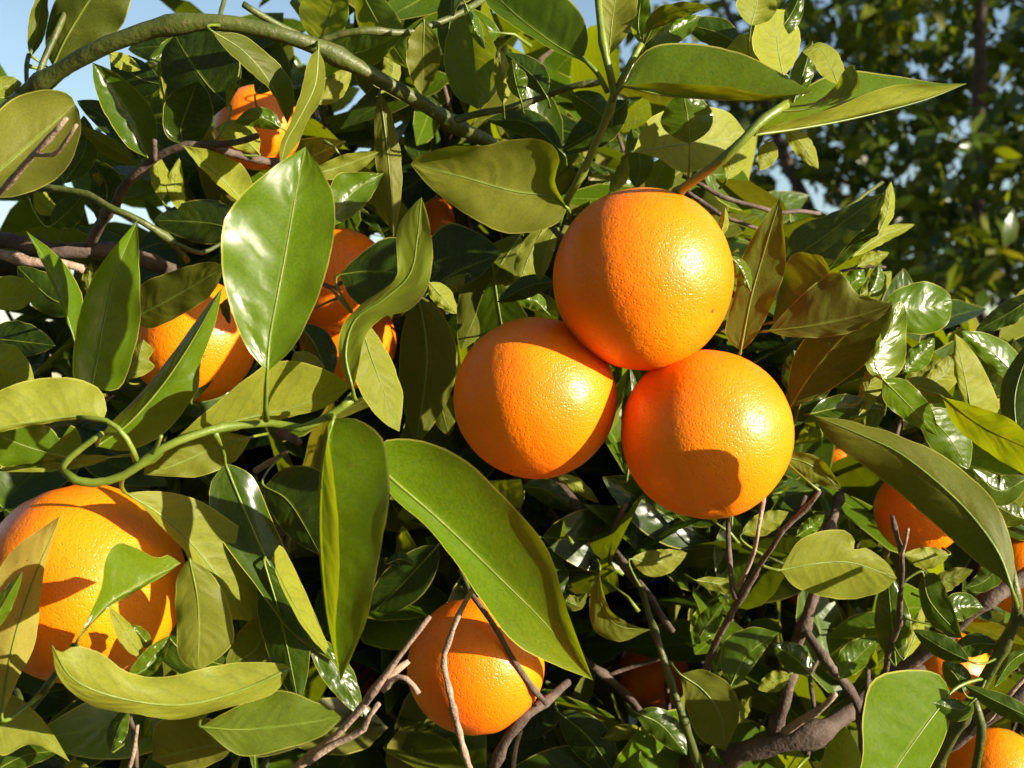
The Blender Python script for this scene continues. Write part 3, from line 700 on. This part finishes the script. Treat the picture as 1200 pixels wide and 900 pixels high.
LF(62, .3, .1, .3, .55, 'b', [(1060, 450), (1085, 440), (1102, 420)], 12, 12)
LF(62, .6, 0, .3, .75, 'b', [(1080, 455), (1105, 440), (1122, 412)], 14, 18)
LF(64, .8, 0, .3, .95, 'b', [(1195, 468), (1175, 470), (1160, 470)], 8, 9)
LF(55, .3, 0, .3, .6, 'b', [(1008, 470), (1020, 448), (1022, 425)], 10, 16)
LF(54.5, .6, .1, (-.2, .3), .85, 'u', [(1034, 444), (1058, 468), (1100, 512)], [(1060, 445), (1090, 475)], [(1036, 470), (1060, 492)])
LF(58, .3, .1, .3, .5, 'b', [(1045, 465), (1075, 455), (1120, 470)], 14, 16)
LF(53, -.7, -.1, (-.3, .3), .9, 'u', [(1104, 465), (1150, 500), (1225, 535)], [(1140, 475), (1190, 495)], [(1120, 500), (1165, 535), (1210, 558)])
LF(57, .5, 0, .3, .65, 'u', [(1080, 480), (1110, 510), (1135, 550)], 26, 24)
LF(59, .2, .1, .3, .4, 'u', [(950, 485), (985, 478), (1035, 480)], 16, 14)
LF(59, .7, .1, .3, .85, 'b', [(1005, 488), (1020, 470), (1035, 455)], 5, 6)
LF(60, .1, .1, .3, .3, 'u', [(960, 470), (935, 440), (930, 410)], 20, 18)
LF(59, -.2, .1, .3, .2, 'u', [(930, 500), (945, 460), (985, 420)], 22, 22)
LF(46.9, -.05, -.2, (.8, .4), .28, 'b', [(1186, 692), (1168, 645), (1125, 590), (1060, 535), (1010, 510), (953, 487)], [(1172, 678), (1147, 661), (1115, 632), (1067, 589), (1021, 552), (973, 517)], [(1188, 650), (1171, 597), (1136, 557), (1093, 526), (1068, 517), (1040, 505), (1018, 500), (995, 493)], wav=.06, nv=28, pet=[(1191, 712, 52), (1190, 704, 50.5), (1188, 698, 49.4)])
LF(55, .2, -.1, (-.4, .3), .5, 'b', [(920, 535), (950, 545), (986, 573)], 12, 16)
LF(56.5, .25, .2, (.2, .4), .80, 'b', [(915, 668), (960, 660), (1000, 660), (1051, 678)], [(935, 635), (965, 622), (990, 622), (1002, 634), (1000, 645), (1015, 642), (1040, 660)], [(935, 690), (985, 702), (1030, 695)])
LF(60, .3, .1, .3, .8, 'b', [(1112, 650), (1085, 655), (1058, 650)], 12, 14)
LF(62, .3, .1, .3, .7, 'b', [(870, 625), (895, 615), (924, 600)], 14, 12)
LF(58, .2, -.1, .3, .8, 'u', [(934, 628), (948, 618), (966, 603)], 9, 10)
LF(60, .2, 0, .3, .45, 'u', [(1205, 560), (1170, 575), (1140, 550)], 18, 18)
LF(62, .1, 0, .3, .4, 'u', [(1205, 610), (1180, 600), (1150, 580)], 16, 16)
LF(60, .1, 0, .3, .35, 'b', [(1090, 700), (1110, 680), (1140, 668)], 12, 12)
# --- lower right
LF(52, .6, -.1, (.3, -.1), 1.0, 'u', [(1114, 812), (1085, 850), (1050, 900), (1010, 965)], [(1112, 850), (1090, 900), (1050, 960)], [(1100, 790), (1065, 785), (1025, 795), (1012, 830), (1010, 890), (1000, 940)])
LF(53.5, .4, -.1, .3, .7, 'b', [(982, 950), (986, 900), (990, 851)], 25, 26)
LF(54, .2, .1, (-.3, .4), .30, 'u', [(1082, 672), (1090, 705), (1128, 748)], [(1100, 675), (1118, 715)], [(1077, 690), (1085, 725), (1110, 745)])
LF(55.5, .3, -.2, .3, .45, 'u', [(1105, 728), (1125, 712), (1152, 712)], 18, 16)
LF(53, -.3, -.3, .3, .25, 'u', [(1136, 775), (1105, 760), (1070, 738)], 12, 15)
LF(53.5, -.2, -.2, .3, .3, 'u', [(1168, 755), (1140, 755), (1112, 768)], 15, 13)
LF(54.5, -.2, 0, .3, .4, 'u', [(1130, 812), (1122, 795), (1105, 775)], 14, 16)
LF(52, -.2, -.2, .3, .3, 'u', [(1225, 850), (1180, 828), (1130, 803)], 13, 12)
LF(53, .2, 0, .3, .5, 'u', [(1140, 822), (1125, 832), (1090, 822)], 14, 12)
LF(57, .3, 0, .3, .6, 'u', [(985, 795), (1005, 770), (1030, 748)], 20, 14)
LF(58, -.2, 0, .3, .3, 'u', [(1050, 780), (1045, 730), (1040, 670)], 20, 22)
LF(57, .9, 0, .3, .95, 'b', [(1060, 772), (1072, 745), (1082, 708)], 8, 9)
LF(57, .1, 0, .3, .35, 'u', [(1180, 650), (1155, 680), (1130, 690)], 14, 14)
LF(60, .2, 0, .3, .4, 'u', [(950, 790), (930, 770), (905, 755)], 16, 16)
LF(55, .3, 0, .3, .5, 'u', [(1210, 760), (1185, 775), (1165, 805)], 10, 8)
LF(60, .2, 0, .3, .75, 'b', [(925, 790), (905, 800), (888, 808)], 12, 12)
# --- lower centre
LF(49.5, .10, .10, (-1.5, -.7), .95, 'u', [(438, 540), (460, 562), (520, 614), (588, 680), (640, 732), (695, 797)], [(452, 516), (500, 518), (547, 541), (600, 592), (642, 645), (667, 722)], [(458, 580), (500, 617), (540, 668), (577, 722), (605, 755), (645, 777)], nv=30, half=6, wav=.03, dt=7.0, pet=[])
LF(45.2, .15, .05, (-.9, -.9), .92, 'u', [(391, 490), (378, 540), (374, 620), (382, 715), (399, 799)], [(420, 492), (449, 515), (457, 560), (454, 600), (442, 665), (430, 725)], [(384, 500), (391, 560), (397, 620), (397, 680), (393, 740)], nv=28, half=6, pet=[(386, 489, 48), (389, 487, 47), (391, 488, 45.8)])
LF(57, -.2, -.3, (-.3, .4), .22, 'u', [(310, 570), (340, 590), (377, 652)], [(335, 548), (375, 552), (385, 600)], [(312, 590), (340, 630)])
LF(59, .2, 0, .3, .2, 'u', [(455, 660), (470, 655), (485, 662)], 8, 8)
LF(58, .1, 0, (-.3, .3), .45, 'b', [(703, 668), (702, 700), (722, 732), (762, 738)], [(704, 680), (715, 715), (740, 732)], [(692, 690), (695, 735), (725, 752)])
LF(57.5, .1, 0, (-.3, .3), .35, 'b', [(797, 790), (825, 810), (845, 840), (850, 880)], [(825, 785), (857, 805), (866, 840)], [(805, 830), (820, 865)], age=.1)
LF(58.5, .1, -.1, (.3, .1), .50, 'u', [(855, 806), (875, 768), (913, 741)], [(845, 780), (850, 750), (880, 735)], [(868, 800), (890, 770)])
LF(62, .4, 0, .3, .65, 'b', [(740, 655), (770, 660), (805, 648)], 16, 16, age=.2)
LF(63, .1, 0, .3, .5, 'u', [(815, 755), (830, 730), (848, 705)], 14, 14)
LF(66, -.2, 0, .3, .12, 'u', [(655, 835), (690, 865), (725, 915)], 24, 24)
LF(66, .3, 0, .3, .6, 'b', [(708, 865), (728, 858), (755, 855)], 9, 9)
LF(64, .2, 0, .3, .35, 'u', [(745, 835), (775, 850), (805, 885)], 18, 16)
LF(68, .2, 0, .3, .4, 'u', [(613, 570), (640, 575), (675, 600)], 14, 14)
LF(66, .5, 0, .3, .8, 'b', [(652, 556), (675, 568), (702, 590)], 8, 8)
LF(68, .3, 0, .3, .6, 'b', [(680, 700), (695, 675), (700, 642)], 14, 14)
LF(64, .3, 0, .3, .55, 'b', [(815, 680), (845, 685), (880, 695)], 8, 10)
LF(62, .2, 0, .3, .7, 'u', [(836, 790), (843, 770), (848, 755)], 5, 6)
LF(64, .2, 0, .3, .6, 'b', [(855, 850), (870, 830), (880, 815)], 10, 10)
LF(66, .1, 0, .3, .25, 'u', [(660, 700), (645, 670), (650, 640)], 20, 20)
LF(66, .2, 0, .3, .35, 'b', [(655, 700), (675, 708), (688, 695)], 10, 8)
LF(62, .1, 0, .3, .25, 'b', [(490, 345), (500, 420), (488, 520)], 36, 32)
LF(66, .1, 0, .3, .28, 'b', [(610, 275), (575, 330), (540, 410)], 30, 30)
LF(59, -.2, -.2, .3, .15, 'u', [(650, 330), (620, 335), (583, 354)], 13, 13)
LF(58, .4, 0, .3, .6, 'b', [(655, 265), (640, 290), (632, 330)], 10, 14)
LF(60, .4, 0, .3, .65, 'b', [(640, 262), (620, 300), (605, 345)], 18, 14)
LF(63, .4, 0, .3, .75, 'u', [(640, 365), (625, 352), (600, 350)], 10, 10)
LF(52.5, .4, 0, .3, .8, 'b', [(842, 280), (848, 262), (850, 243)], 6, 6)
LF(54, .4, 0, .3, .75, 'u', [(855, 300), (868, 315), (880, 342)], 9, 9)
LF(60, .2, 0, .3, .25, 'u', [(735, 560), (742, 500), (738, 430)], 14, 14)
# --- lower left
LF(44.5, .45, .15, (.3, .4), .82, 'b', [(340, 783), (285, 808), (215, 826), (140, 818), (85, 795), (59, 752)], [(320, 813), (270, 828), (210, 843), (155, 836), (105, 826), (70, 796)], [(335, 778), (290, 776), (250, 781), (195, 793), (150, 788), (120, 766), (90, 757), (70, 765)], wav=.1, pet=[], nv=28)
LF(45.5, .5, .1, (-.2, .3), .75, 'b', [(168, 772), (150, 745), (128, 711)], 12, 10)
LF(46, .3, -.3, (-.4, -.4), .6, 'u', [(150, 795), (175, 780), (200, 745)], 16, 10)
LF(46.5, .3, -.1, .3, .65, 'u', [(178, 760), (162, 742), (150, 732)], 9, 9)
LF(43.5, .9, -.1, (-.2, -.2), 1.0, 'u', [(92, 748), (125, 709), (165, 684), (212, 660)], [(118, 690), (123, 655), (138, 635), (160, 642), (182, 654), (196, 650), (205, 655)], [(130, 710), (170, 688), (200, 669)], pet=[(88, 757, 44), (90, 753, 43.8)])
LF(46.5, .35, .1, (.2, .3), .45, 'b', [(222, 654), (232, 710), (232, 788)], [(250, 675), (270, 715), (272, 755)], [(207, 680), (207, 730), (210, 770)], pet=[])
LF(45.5, .3, .1, .4, .8, 'b', [(2, 840), (12, 770), (35, 690), (71, 604)], [(-20, 780), (-15, 700), (15, 645)], [(24, 790), (42, 750), (52, 670)], age=.85)
LF(44, .2, 0, .3, .75, 'u', [(-20, 750), (0, 715), (26, 670)], 10, 11)
LF(47, .3, -.25, (.3, -.2), .65, 'b', [(-25, 848), (20, 853), (53, 863), (82, 893)], [(-5, 812), (25, 820), (55, 850)], [(0, 885), (35, 872), (60, 880)], age=.1)
LF(48, .2, .1, .3, .35, 'u', [(-10, 905), (30, 885), (70, 880)], 14, 14)
LF(48.5, .1, .3, .3, .42, 'b', [(275, 868), (230, 878), (178, 890)], [(260, 890), (215, 905)], [(255, 845), (210, 838), (182, 850)], age=.1)
LF(46.5, .15, -.3, (.2, .1), .72, 'u', [(236, 852), (280, 855), (340, 850), (404, 839)], [(270, 832), (325, 809), (370, 823)], [(280, 885), (330, 878), (375, 864)], age=.14)
LF(50, -.1, 0, .3, .25, 'u', [(310, 660), (330, 730), (350, 825)], 30, 26)
LF(50.5, .2, 0, (.3, -.2), .4, 'u', [(362, 742), (395, 785), (425, 840)], 16, 20)
LF(51, .1, 0, .3, .45, 'b', [(265, 780), (300, 760), (320, 710)], 28, 22)
LF(53, .2, 0, .3, .4, 'u', [(130, 880), (138, 855), (150, 830)], 12, 12)
LF(56, .2, 0, .3, .3, 'u', [(180, 700), (210, 760), (300, 790)], 30, 25)

# ------------------------------------------------------------------ oranges
def orange(px, py, rpx, d, label, stem_dir=(0.1, 0.3, 0.9), calyx=True, scar=None):
    d /= 100.0
    c = P(px, py, d)
    R = rpx * d / F
    ax = Vector(stem_dir).normalized()
    n = Vector((rng.uniform(0, 9), rng.uniform(0, 9), 0))
    v, f = [], []
    NU, NV = 64, 40
    tz = ax; tx = ax.orthogonal().normalized(); ty = tz.cross(tx)
    for i in range(NV + 1):
        th = math.pi * i / NV
        for j in range(NU):
            ph = 2 * math.pi * j / NU
            dirv = tz * math.cos(th) + (tx * math.cos(ph) + ty * math.sin(ph)) * math.sin(th)
            r = R * (1.0 + 0.016 * noise.noise(dirv * 1.3 + n) + 0.004 * noise.noise(dirv * 4 + n))
            r *= 1.0 - 0.018 * abs(math.cos(th)) ** 2
            r -= R * 0.055 * math.exp(-(th / 0.20) ** 2)                       # hollow round the stem
            r += R * 0.014 * math.exp(-((th - 0.36) / 0.16) ** 2) * (0.6 + 0.4 * math.sin(5 * ph))
            r -= R * 0.022 * math.exp(-((math.pi - th) / 0.10) ** 2)            # blossom end
            v.append(dirv * r)
    for i in range(NV):
        for j in range(NU):
            a = i * NU + j; b = i * NU + (j + 1) % NU
            f.append((a, a + NU, b + NU, b))
    o = mesh_obj('orange', v, f, M_PEEL)
    o.location = c
    tag(o, label, 'orange', 'oranges hanging on the near tree')
    bpy.context.view_layer.update()
    if calyx:
        cv, cf = [], []
        top = tz * R * 0.93
        k = 20
        cv.append(top + tz * R * 0.035)
        for rr, hh in ((0.05, 0.03), (0.085, 0.02), (0.12, 0.016)):
            for j in range(k):
                ph = 2 * math.pi * j / k
                q = rr * (1 + (0.28 * math.cos(5 * ph) if rr > 0.1 else 0))
                cv.append(top + tz * R * hh + (tx * math.cos(ph) + ty * math.sin(ph)) * R * q)
        for j in range(k):
            cf.append((0, 1 + j, 1 + (j + 1) % k))
            for s in range(2):
                a = 1 + s * k + j; b = 1 + s * k + (j + 1) % k
                cf.append((a, a + k, b + k, b))
        ca = mesh_obj('calyx', cv, cf, M_CALYX); ca.parent = o
        sv, sf = [], []
        sp = [top + tz * R * 0.02, top + tz * R * 0.16, top + tz * R * 0.32 + ty * R * 0.06, top + tz * R * 0.50 + ty * R * 0.18]
        tube_geo(sp, [R * 0.042, R * 0.034, R * 0.034, R * 0.034], 8, sv, sf)
        st = mesh_obj('stem', sv, sf, M_STEM); st.parent = o
    bv, bf = [], []
    bot = -tz * R * 0.962
    for j in range(9):
        ph = 2 * math.pi * j / 9
        bv.append(bot + (tx * math.cos(ph) + ty * math.sin(ph)) * R * 0.022 * (1 + 0.3 * math.sin(j * 2.1)))
    bv.append(bot - tz * R * 0.012)
    bf = [(j, (j + 1) % 9, 9) for j in range(9)]
    sc = mesh_obj('blossom_scar', bv, bf, M_SCAR); sc.parent = o
    return o

orange(753.5, 327, 107, 53.5, 'orange at the top of the tight cluster of three', (-0.70, 0.60, 0.40))
orange(627, 466.5, 95.5, 55.0, 'cluster orange whose top is shaded by the orange pressing on it', (0.3, 0.3, 0.9))
orange(828, 509, 100.5, 54.0, 'cluster orange whose lower half carries a scalloped leaf shadow', (-0.05, 0.52, 0.85))
orange(98, 683, 117, 51.0, 'big orange crossed by leaf shadows behind a yellowing spotted leaf', (-0.33, 0.1, 0.93), calyx=False)
orange(558, 780, 80.5, 55.0, 'orange hanging behind a bent dead twig, its upper half in shade', (-0.1, 0.3, 0.95))
orange(302, 150, 50, 66.0, 'sunlit orange high behind pale leaves under the arched green branch', (0, 0.3, 0.95))
orange(398, 328, 61, 68.0, 'orange half hidden between a broad glossy leaf and a curled yellow leaf', (0.1, 0.2, 0.95))
orange(408, 400, 57, 72.0, 'shaded red orange below the curled yellow leaf and its dark neighbour', (0, 0.4, 0.9))
orange(226, 398, 74, 62.0, 'orange tucked behind a long narrow leaf beside the erect olive leaf', (0, 0.4, 0.9))
orange(590, 372, 27, 120.0, 'tiny distant orange seen beside the cluster through the dark leaves', (0, 0.2, 0.95), calyx=False)
orange(1078, 598, 52, 66.0, 'orange shaded by the large drooping leaf, only its underside sunlit', (0, 0.3, 0.95))
orange(980, 538, 30, 82.0, 'small orange glinting in a gap right behind the cluster', (0, 0.3, 0.95), calyx=False)
orange(1200, 672, 50, 76.0, 'dim orange beside the green stem that carries the drooping leaf', (0, 0.3, 0.95))
orange(1110, 790, 52, 78.0, 'dim orange behind the broad bright leaf and brown branch', (0, 0.3, 0.95))
orange(1165, 915, 62, 70.0, 'orange low behind the thick green stem, partly sunlit', (0, 0.3, 0.95))
orange(938, 688, 22, 95.0, 'small sunlit orange fragment under the notched pale leaf', (0, 0.3, 0.95), calyx=False)
orange(765, 790, 42, 84.0, 'dim orange behind the thin green stem below the cluster', (0, 0.3, 0.95))
orange(430, 800, 30, 92.0, 'dark orange deep behind the dead twig bundle', (0, 0.3, 0.95), calyx=False)
orange(500, 262, 34, 84.0, 'shaded orange deep behind the hanging narrow olive leaf', (0, 0.3, 0.95), calyx=False)

# ------------------------------------------------------------------ foliage behind and around (leaves in their hundreds)
def blade_rows(base, axis, nrm, ln, wid, curl, fold, nv, half, r):
    axis = axis.normalized(); nrm = (nrm - axis * nrm.dot(axis)).normalized()
    side = axis.cross(nrm)
    rows = []
    ph = r.random() * 6
    for i in range(nv + 1):
        t = i / nv
        c = base + axis * (ln * t) - nrm * (curl * ln * t * t)
        w = wid * prof(t, 0.45, 0.8)
        row = []
        for j in range(-half, half + 1):
            s = j / half
            row.append(c + side * (w * s) + nrm * (fold * w * abs(s) ** 1.3 + 0.04 * wid * math.sin(t * 14 + ph + s) * s * s))
        rows.append(row)
    return rows

class Bulk:
    def __init__(s): s.v = []; s.f = []; s.uv = []; s.tone = []; s.age = []; s.seed = []
    def add(s, rows, tone, age, seed):
        nv, nu = len(rows), len(rows[0]); k = len(s.v)
        for i, r in enumerate(rows):
            for j, p in enumerate(r):
                s.v.append(p); s.uv.append((j / (nu - 1), i / (nv - 1)))
        n = nv * nu
        s.tone += [tone] * n; s.age += [age] * n; s.seed += [seed] * n
        s.f += [(k + i * nu + j, k + i * nu + j + 1, k + (i + 1) * nu + j + 1, k + (i + 1) * nu + j) for i in range(nv - 1) for j in range(nu - 1)]
    def build(s, name, parent):
        o = mesh_obj(name, s.v, s.f, M_LEAF, parent)
        me = o.data
        l = me.uv_layers.new(name='UVMap')
        d = []
        for lp in me.loops: d.extend(s.uv[lp.vertex_index])
        l.data.foreach_set('uv', d)
        for nm, a in (('tone', s.tone), ('age', s.age), ('seed', s.seed)):
            at = me.attributes.new(nm, 'FLOAT', 'POINT'); at.data.foreach_set('value', a)
        return o

def in_crown(px, py, d):
    """the near tree's leafy volume: thins out at the upper left, ends along a slope at the upper right"""
    right = 560 + max(0.0, py) * 1.1 if py < 420 else 1900
    if py < 420 and px > right + rng.uniform(-40, 40): return False
    if px < 230 and py < 190: return False
    if px < 330 and py < 150 - px * 0.25 and rng.random() < 0.85: return False
    if py < 60 and rng.random() < 0.55: return False
    if px < 150 and 200 < py < 430 and rng.random() < 0.75: return False
    return True

r2 = random.Random(5)
def rand_dir(r):
    while True:
        v = Vector((r.uniform(-1, 1), r.uniform(-1, 1), r.uniform(-1, 1)))
        if 0.05 < v.length < 1: return v.normalized()

sprays = []
while len(sprays) < 860:
    u = r2.random()
    if u < 0.60:
        px, py, d = r2.uniform(-60, 1260), r2.uniform(-60, 960), r2.uniform(0.68, 1.05)
    else:
        px, py, d = r2.uniform(-500, 1750), r2.uniform(-320, 1500), r2.uniform(0.66, 1.5)
        if px > 1200 and d < 0.9: continue
    if not in_crown(px, py, d): continue
    c = P(px, py, d)
    if c.z < 0.45 or c.z > 2.25: continue
    sprays.append((c, px, py, d))
fill = []
for c, px, py, d in sprays:
    ax = rand_dir(r2); ax.y -= 0.35; ax.z -= 0.1; ax.normalize()
    n = r2.randint(5, 9); L = r2.uniform(0.07, 0.14)
    for k in range(n):
        b = c + ax * (L * (k / n - 0.5))
        a = (ax * 0.5 + rand_dir(r2)).normalized()
        nn = (rand_dir(r2) + Vector((0.35, -0.35, 0.75))).normalized()
        ln = r2.uniform(0.032, 0.088)
        if b.y - 0.0 < 0.63: continue
        if (b + a * ln).y < 0.615: a.y = abs(a.y)
        # leave the oranges that show between the leaves uncovered
        fill.append((b, a, nn, ln, px, py, d))
# keep gaps in front of the deeper oranges
ORG = [o for o in scene.objects if o.name.startswith('orange') and o.type == 'MESH']
def clear(b, a, ln):
    tip = b + a * ln
    camp = Vector((0, 0, CZ))
    for o in ORG:
        R = o.dimensions.x * 0.5 if o.dimensions.x > 0 else 0.04
        for q in (b, b + a * ln * 0.5, tip):
            if (q - o.location).length < R * 1.05: return False
            w = q - camp; t = o.location - camp
            if w.length < t.length:
                k = w.length / t.length
                if (w - t * k).length < R * k * 1.02: return False
    return True
fill = [x for x in fill if clear(x[0], x[1], x[3])]
# nearest in view become leaves of their own, the rest one mass
def key(x):
    vis = -40 < x[4] < 1240 and -40 < x[5] < 940
    return (0 if vis else 1, x[0].y)
fill.sort(key=key)
own = max(0, 292 - LEAF_COUNT[0])
bulk = Bulk()
for i, (b, a, nn, ln, px, py, d) in enumerate(fill):
    wid = ln * r2.uniform(0.20, 0.27); curl = r2.uniform(-0.05, 0.30); fold = r2.uniform(-0.1, 0.5)
    tone = min(1, max(0, r2.gauss(0.45, 0.25))); age = 0.0 if r2.random() < 0.93 else r2.uniform(0.1, 0.6)
    if i < own:
        rows = blade_rows(b, a, nn, ln, wid, curl, fold, 12, 3, r2)
        leaf_build('leaf', rows, TREE, tone, age, [b - a * 0.018 + Vector((0, 0.006, -0.004)), b - a * 0.008], 0.0005)
    else:
        bulk.add(blade_rows(b, a, nn, ln, wid, curl, fold, 5, 1, r2), tone, age, r2.random() * 9)
tag(bulk.build('foliage', TREE), 'deep mass of green leaves inside the crown', kind='stuff')
# thin wood carrying the sprays
tv, tf = [], []
for c, px, py, d in sprays:
    a = rand_dir(r2); e = c + Vector((r2.uniform(-.05, .05), r2.uniform(.05, .16), r2.uniform(-.16, -.02)))
    if clear(c, (e - c).normalized(), (e - c).length) and c.y > 0.64:
        tube_geo([c, (c + e) / 2 + a * 0.012, e], [0.0012, 0.0018, 0.0026], 5, tv, tf)
tag(mesh_obj('twig_mass', tv, tf, M_BARK, TREE), 'thin brown twigs deep inside the crown', kind='stuff')

# ------------------------------------------------------------------ trees behind, and unseen trees added to block light
def far_tree(loc, h, rx, seed, nleaf, label, trunk_r=0.09, low=0.35, group=None):
    r = random.Random(seed)
    root = empty('orange_tree', loc)
    bpy.context.view_layer.update()
    tag(root, label, 'tree', group)
    L = Vector(loc)
    wood('trunk', M_BARK, [L + Vector((0, 0, -0.05)), L + Vector((0.03, 0.02, h * 0.2)), L + Vector((-0.04, 0.03, h * 0.42))], trunk_r, trunk_r * 0.7, root, sides=12, step=0.05, attach=False)
    centres = []
    for k in range(11):
        th = k * 2.4 + r.uniform(-.3, .3); zz = r.uniform(0.45, 0.95)
        e = L + Vector((math.cos(th) * rx * r.uniform(.5, .9), math.sin(th) * rx * r.uniform(.5, .9), h * zz))
        wood('branch', M_BARK, [L + Vector((0, 0, h * 0.36)), L + (e - L) * 0.55 + Vector((0, 0, h * 0.10)), e], trunk_r * 0.45, 0.008, root, sides=8, step=0.06, attach=False)
    B = Bulk()
    cl = []
    for k in range(int(nleaf / 26)):
        while True:
            q = Vector((r.uniform(-1, 1), r.uniform(-1, 1), r.uniform(-1, 1)))
            if q.length <= 1 and q.length > 0.35 * r.random(): break
        lump = 1 + 0.18 * noise.noise(q.normalized() * 2.2 + Vector((seed, 0, 0)))
        zc = h * (0.5 + low * 0.5) ; rz = h * (0.5 - low * 0.5)
        c = L + Vector((q.x * rx * lump, q.y * rx * lump, zc + q.z * rz * lump))
        for m in range(26):
            b = c + rand_dir(r) * r.uniform(0.02, 0.13)
            a = rand_dir(r); a.z -= 0.25; a.normalize()
            nn = rand_dir(r) + Vector((0.2, -0.2, 0.9))
            ln = r.uniform(0.055, 0.10)
            B.add(blade_rows(b, a, nn, ln, ln * r.uniform(.2, .27), r.uniform(0, .3), r.uniform(0, .4), 3, 1, r), min(1, max(0, r.gauss(0.30, 0.20))), 0.0 if r.random() < .95 else .4, r.random() * 9)
    tag(B.build('foliage', root), kind='stuff')
    return root

far_tree((1.62, 4.4, 0), 3.3, 1.45, 3, 18000, 'dark leafy tree behind, sky glinting through its crown', low=0.06)
far_tree((4.2, 3.0, 0), 4.0, 1.4, 8, 16000, 'unseen tall orchard tree added to shade the dark leafy tree', low=0.1)  # out of view, added to keep the sun off the tree behind
far_tree((3.3, 7.2, 0), 3.2, 1.6, 13, 9000, 'farther tree closing the gap low behind the dark leafy tree', low=0.05)
far_tree((-2.5, 0.3, 0), 4.4, 1.4, 21, 10000, 'unseen tall orchard tree added beside the laden orange tree to block sky light', low=0.1)  # out of view, added to cut the sky fill from the left
far_tree((-1.6, -2.5, 0), 4.4, 1.4, 34, 10000, 'tall orchard tree across the aisle facing the laden orange tree', low=0.1, group='unseen trees added across the aisle')  # behind the camera, added to lower the sky fill
far_tree((0.9, -3.4, 0), 4.4, 1.3, 55, 10000, 'tall orchard tree across the aisle facing the laden orange tree', low=0.1, group='unseen trees added across the aisle')  # second unseen tree added behind the camera against the sky fill
print('LEAVES', LEAF_COUNT[0], 'fill', len(fill))
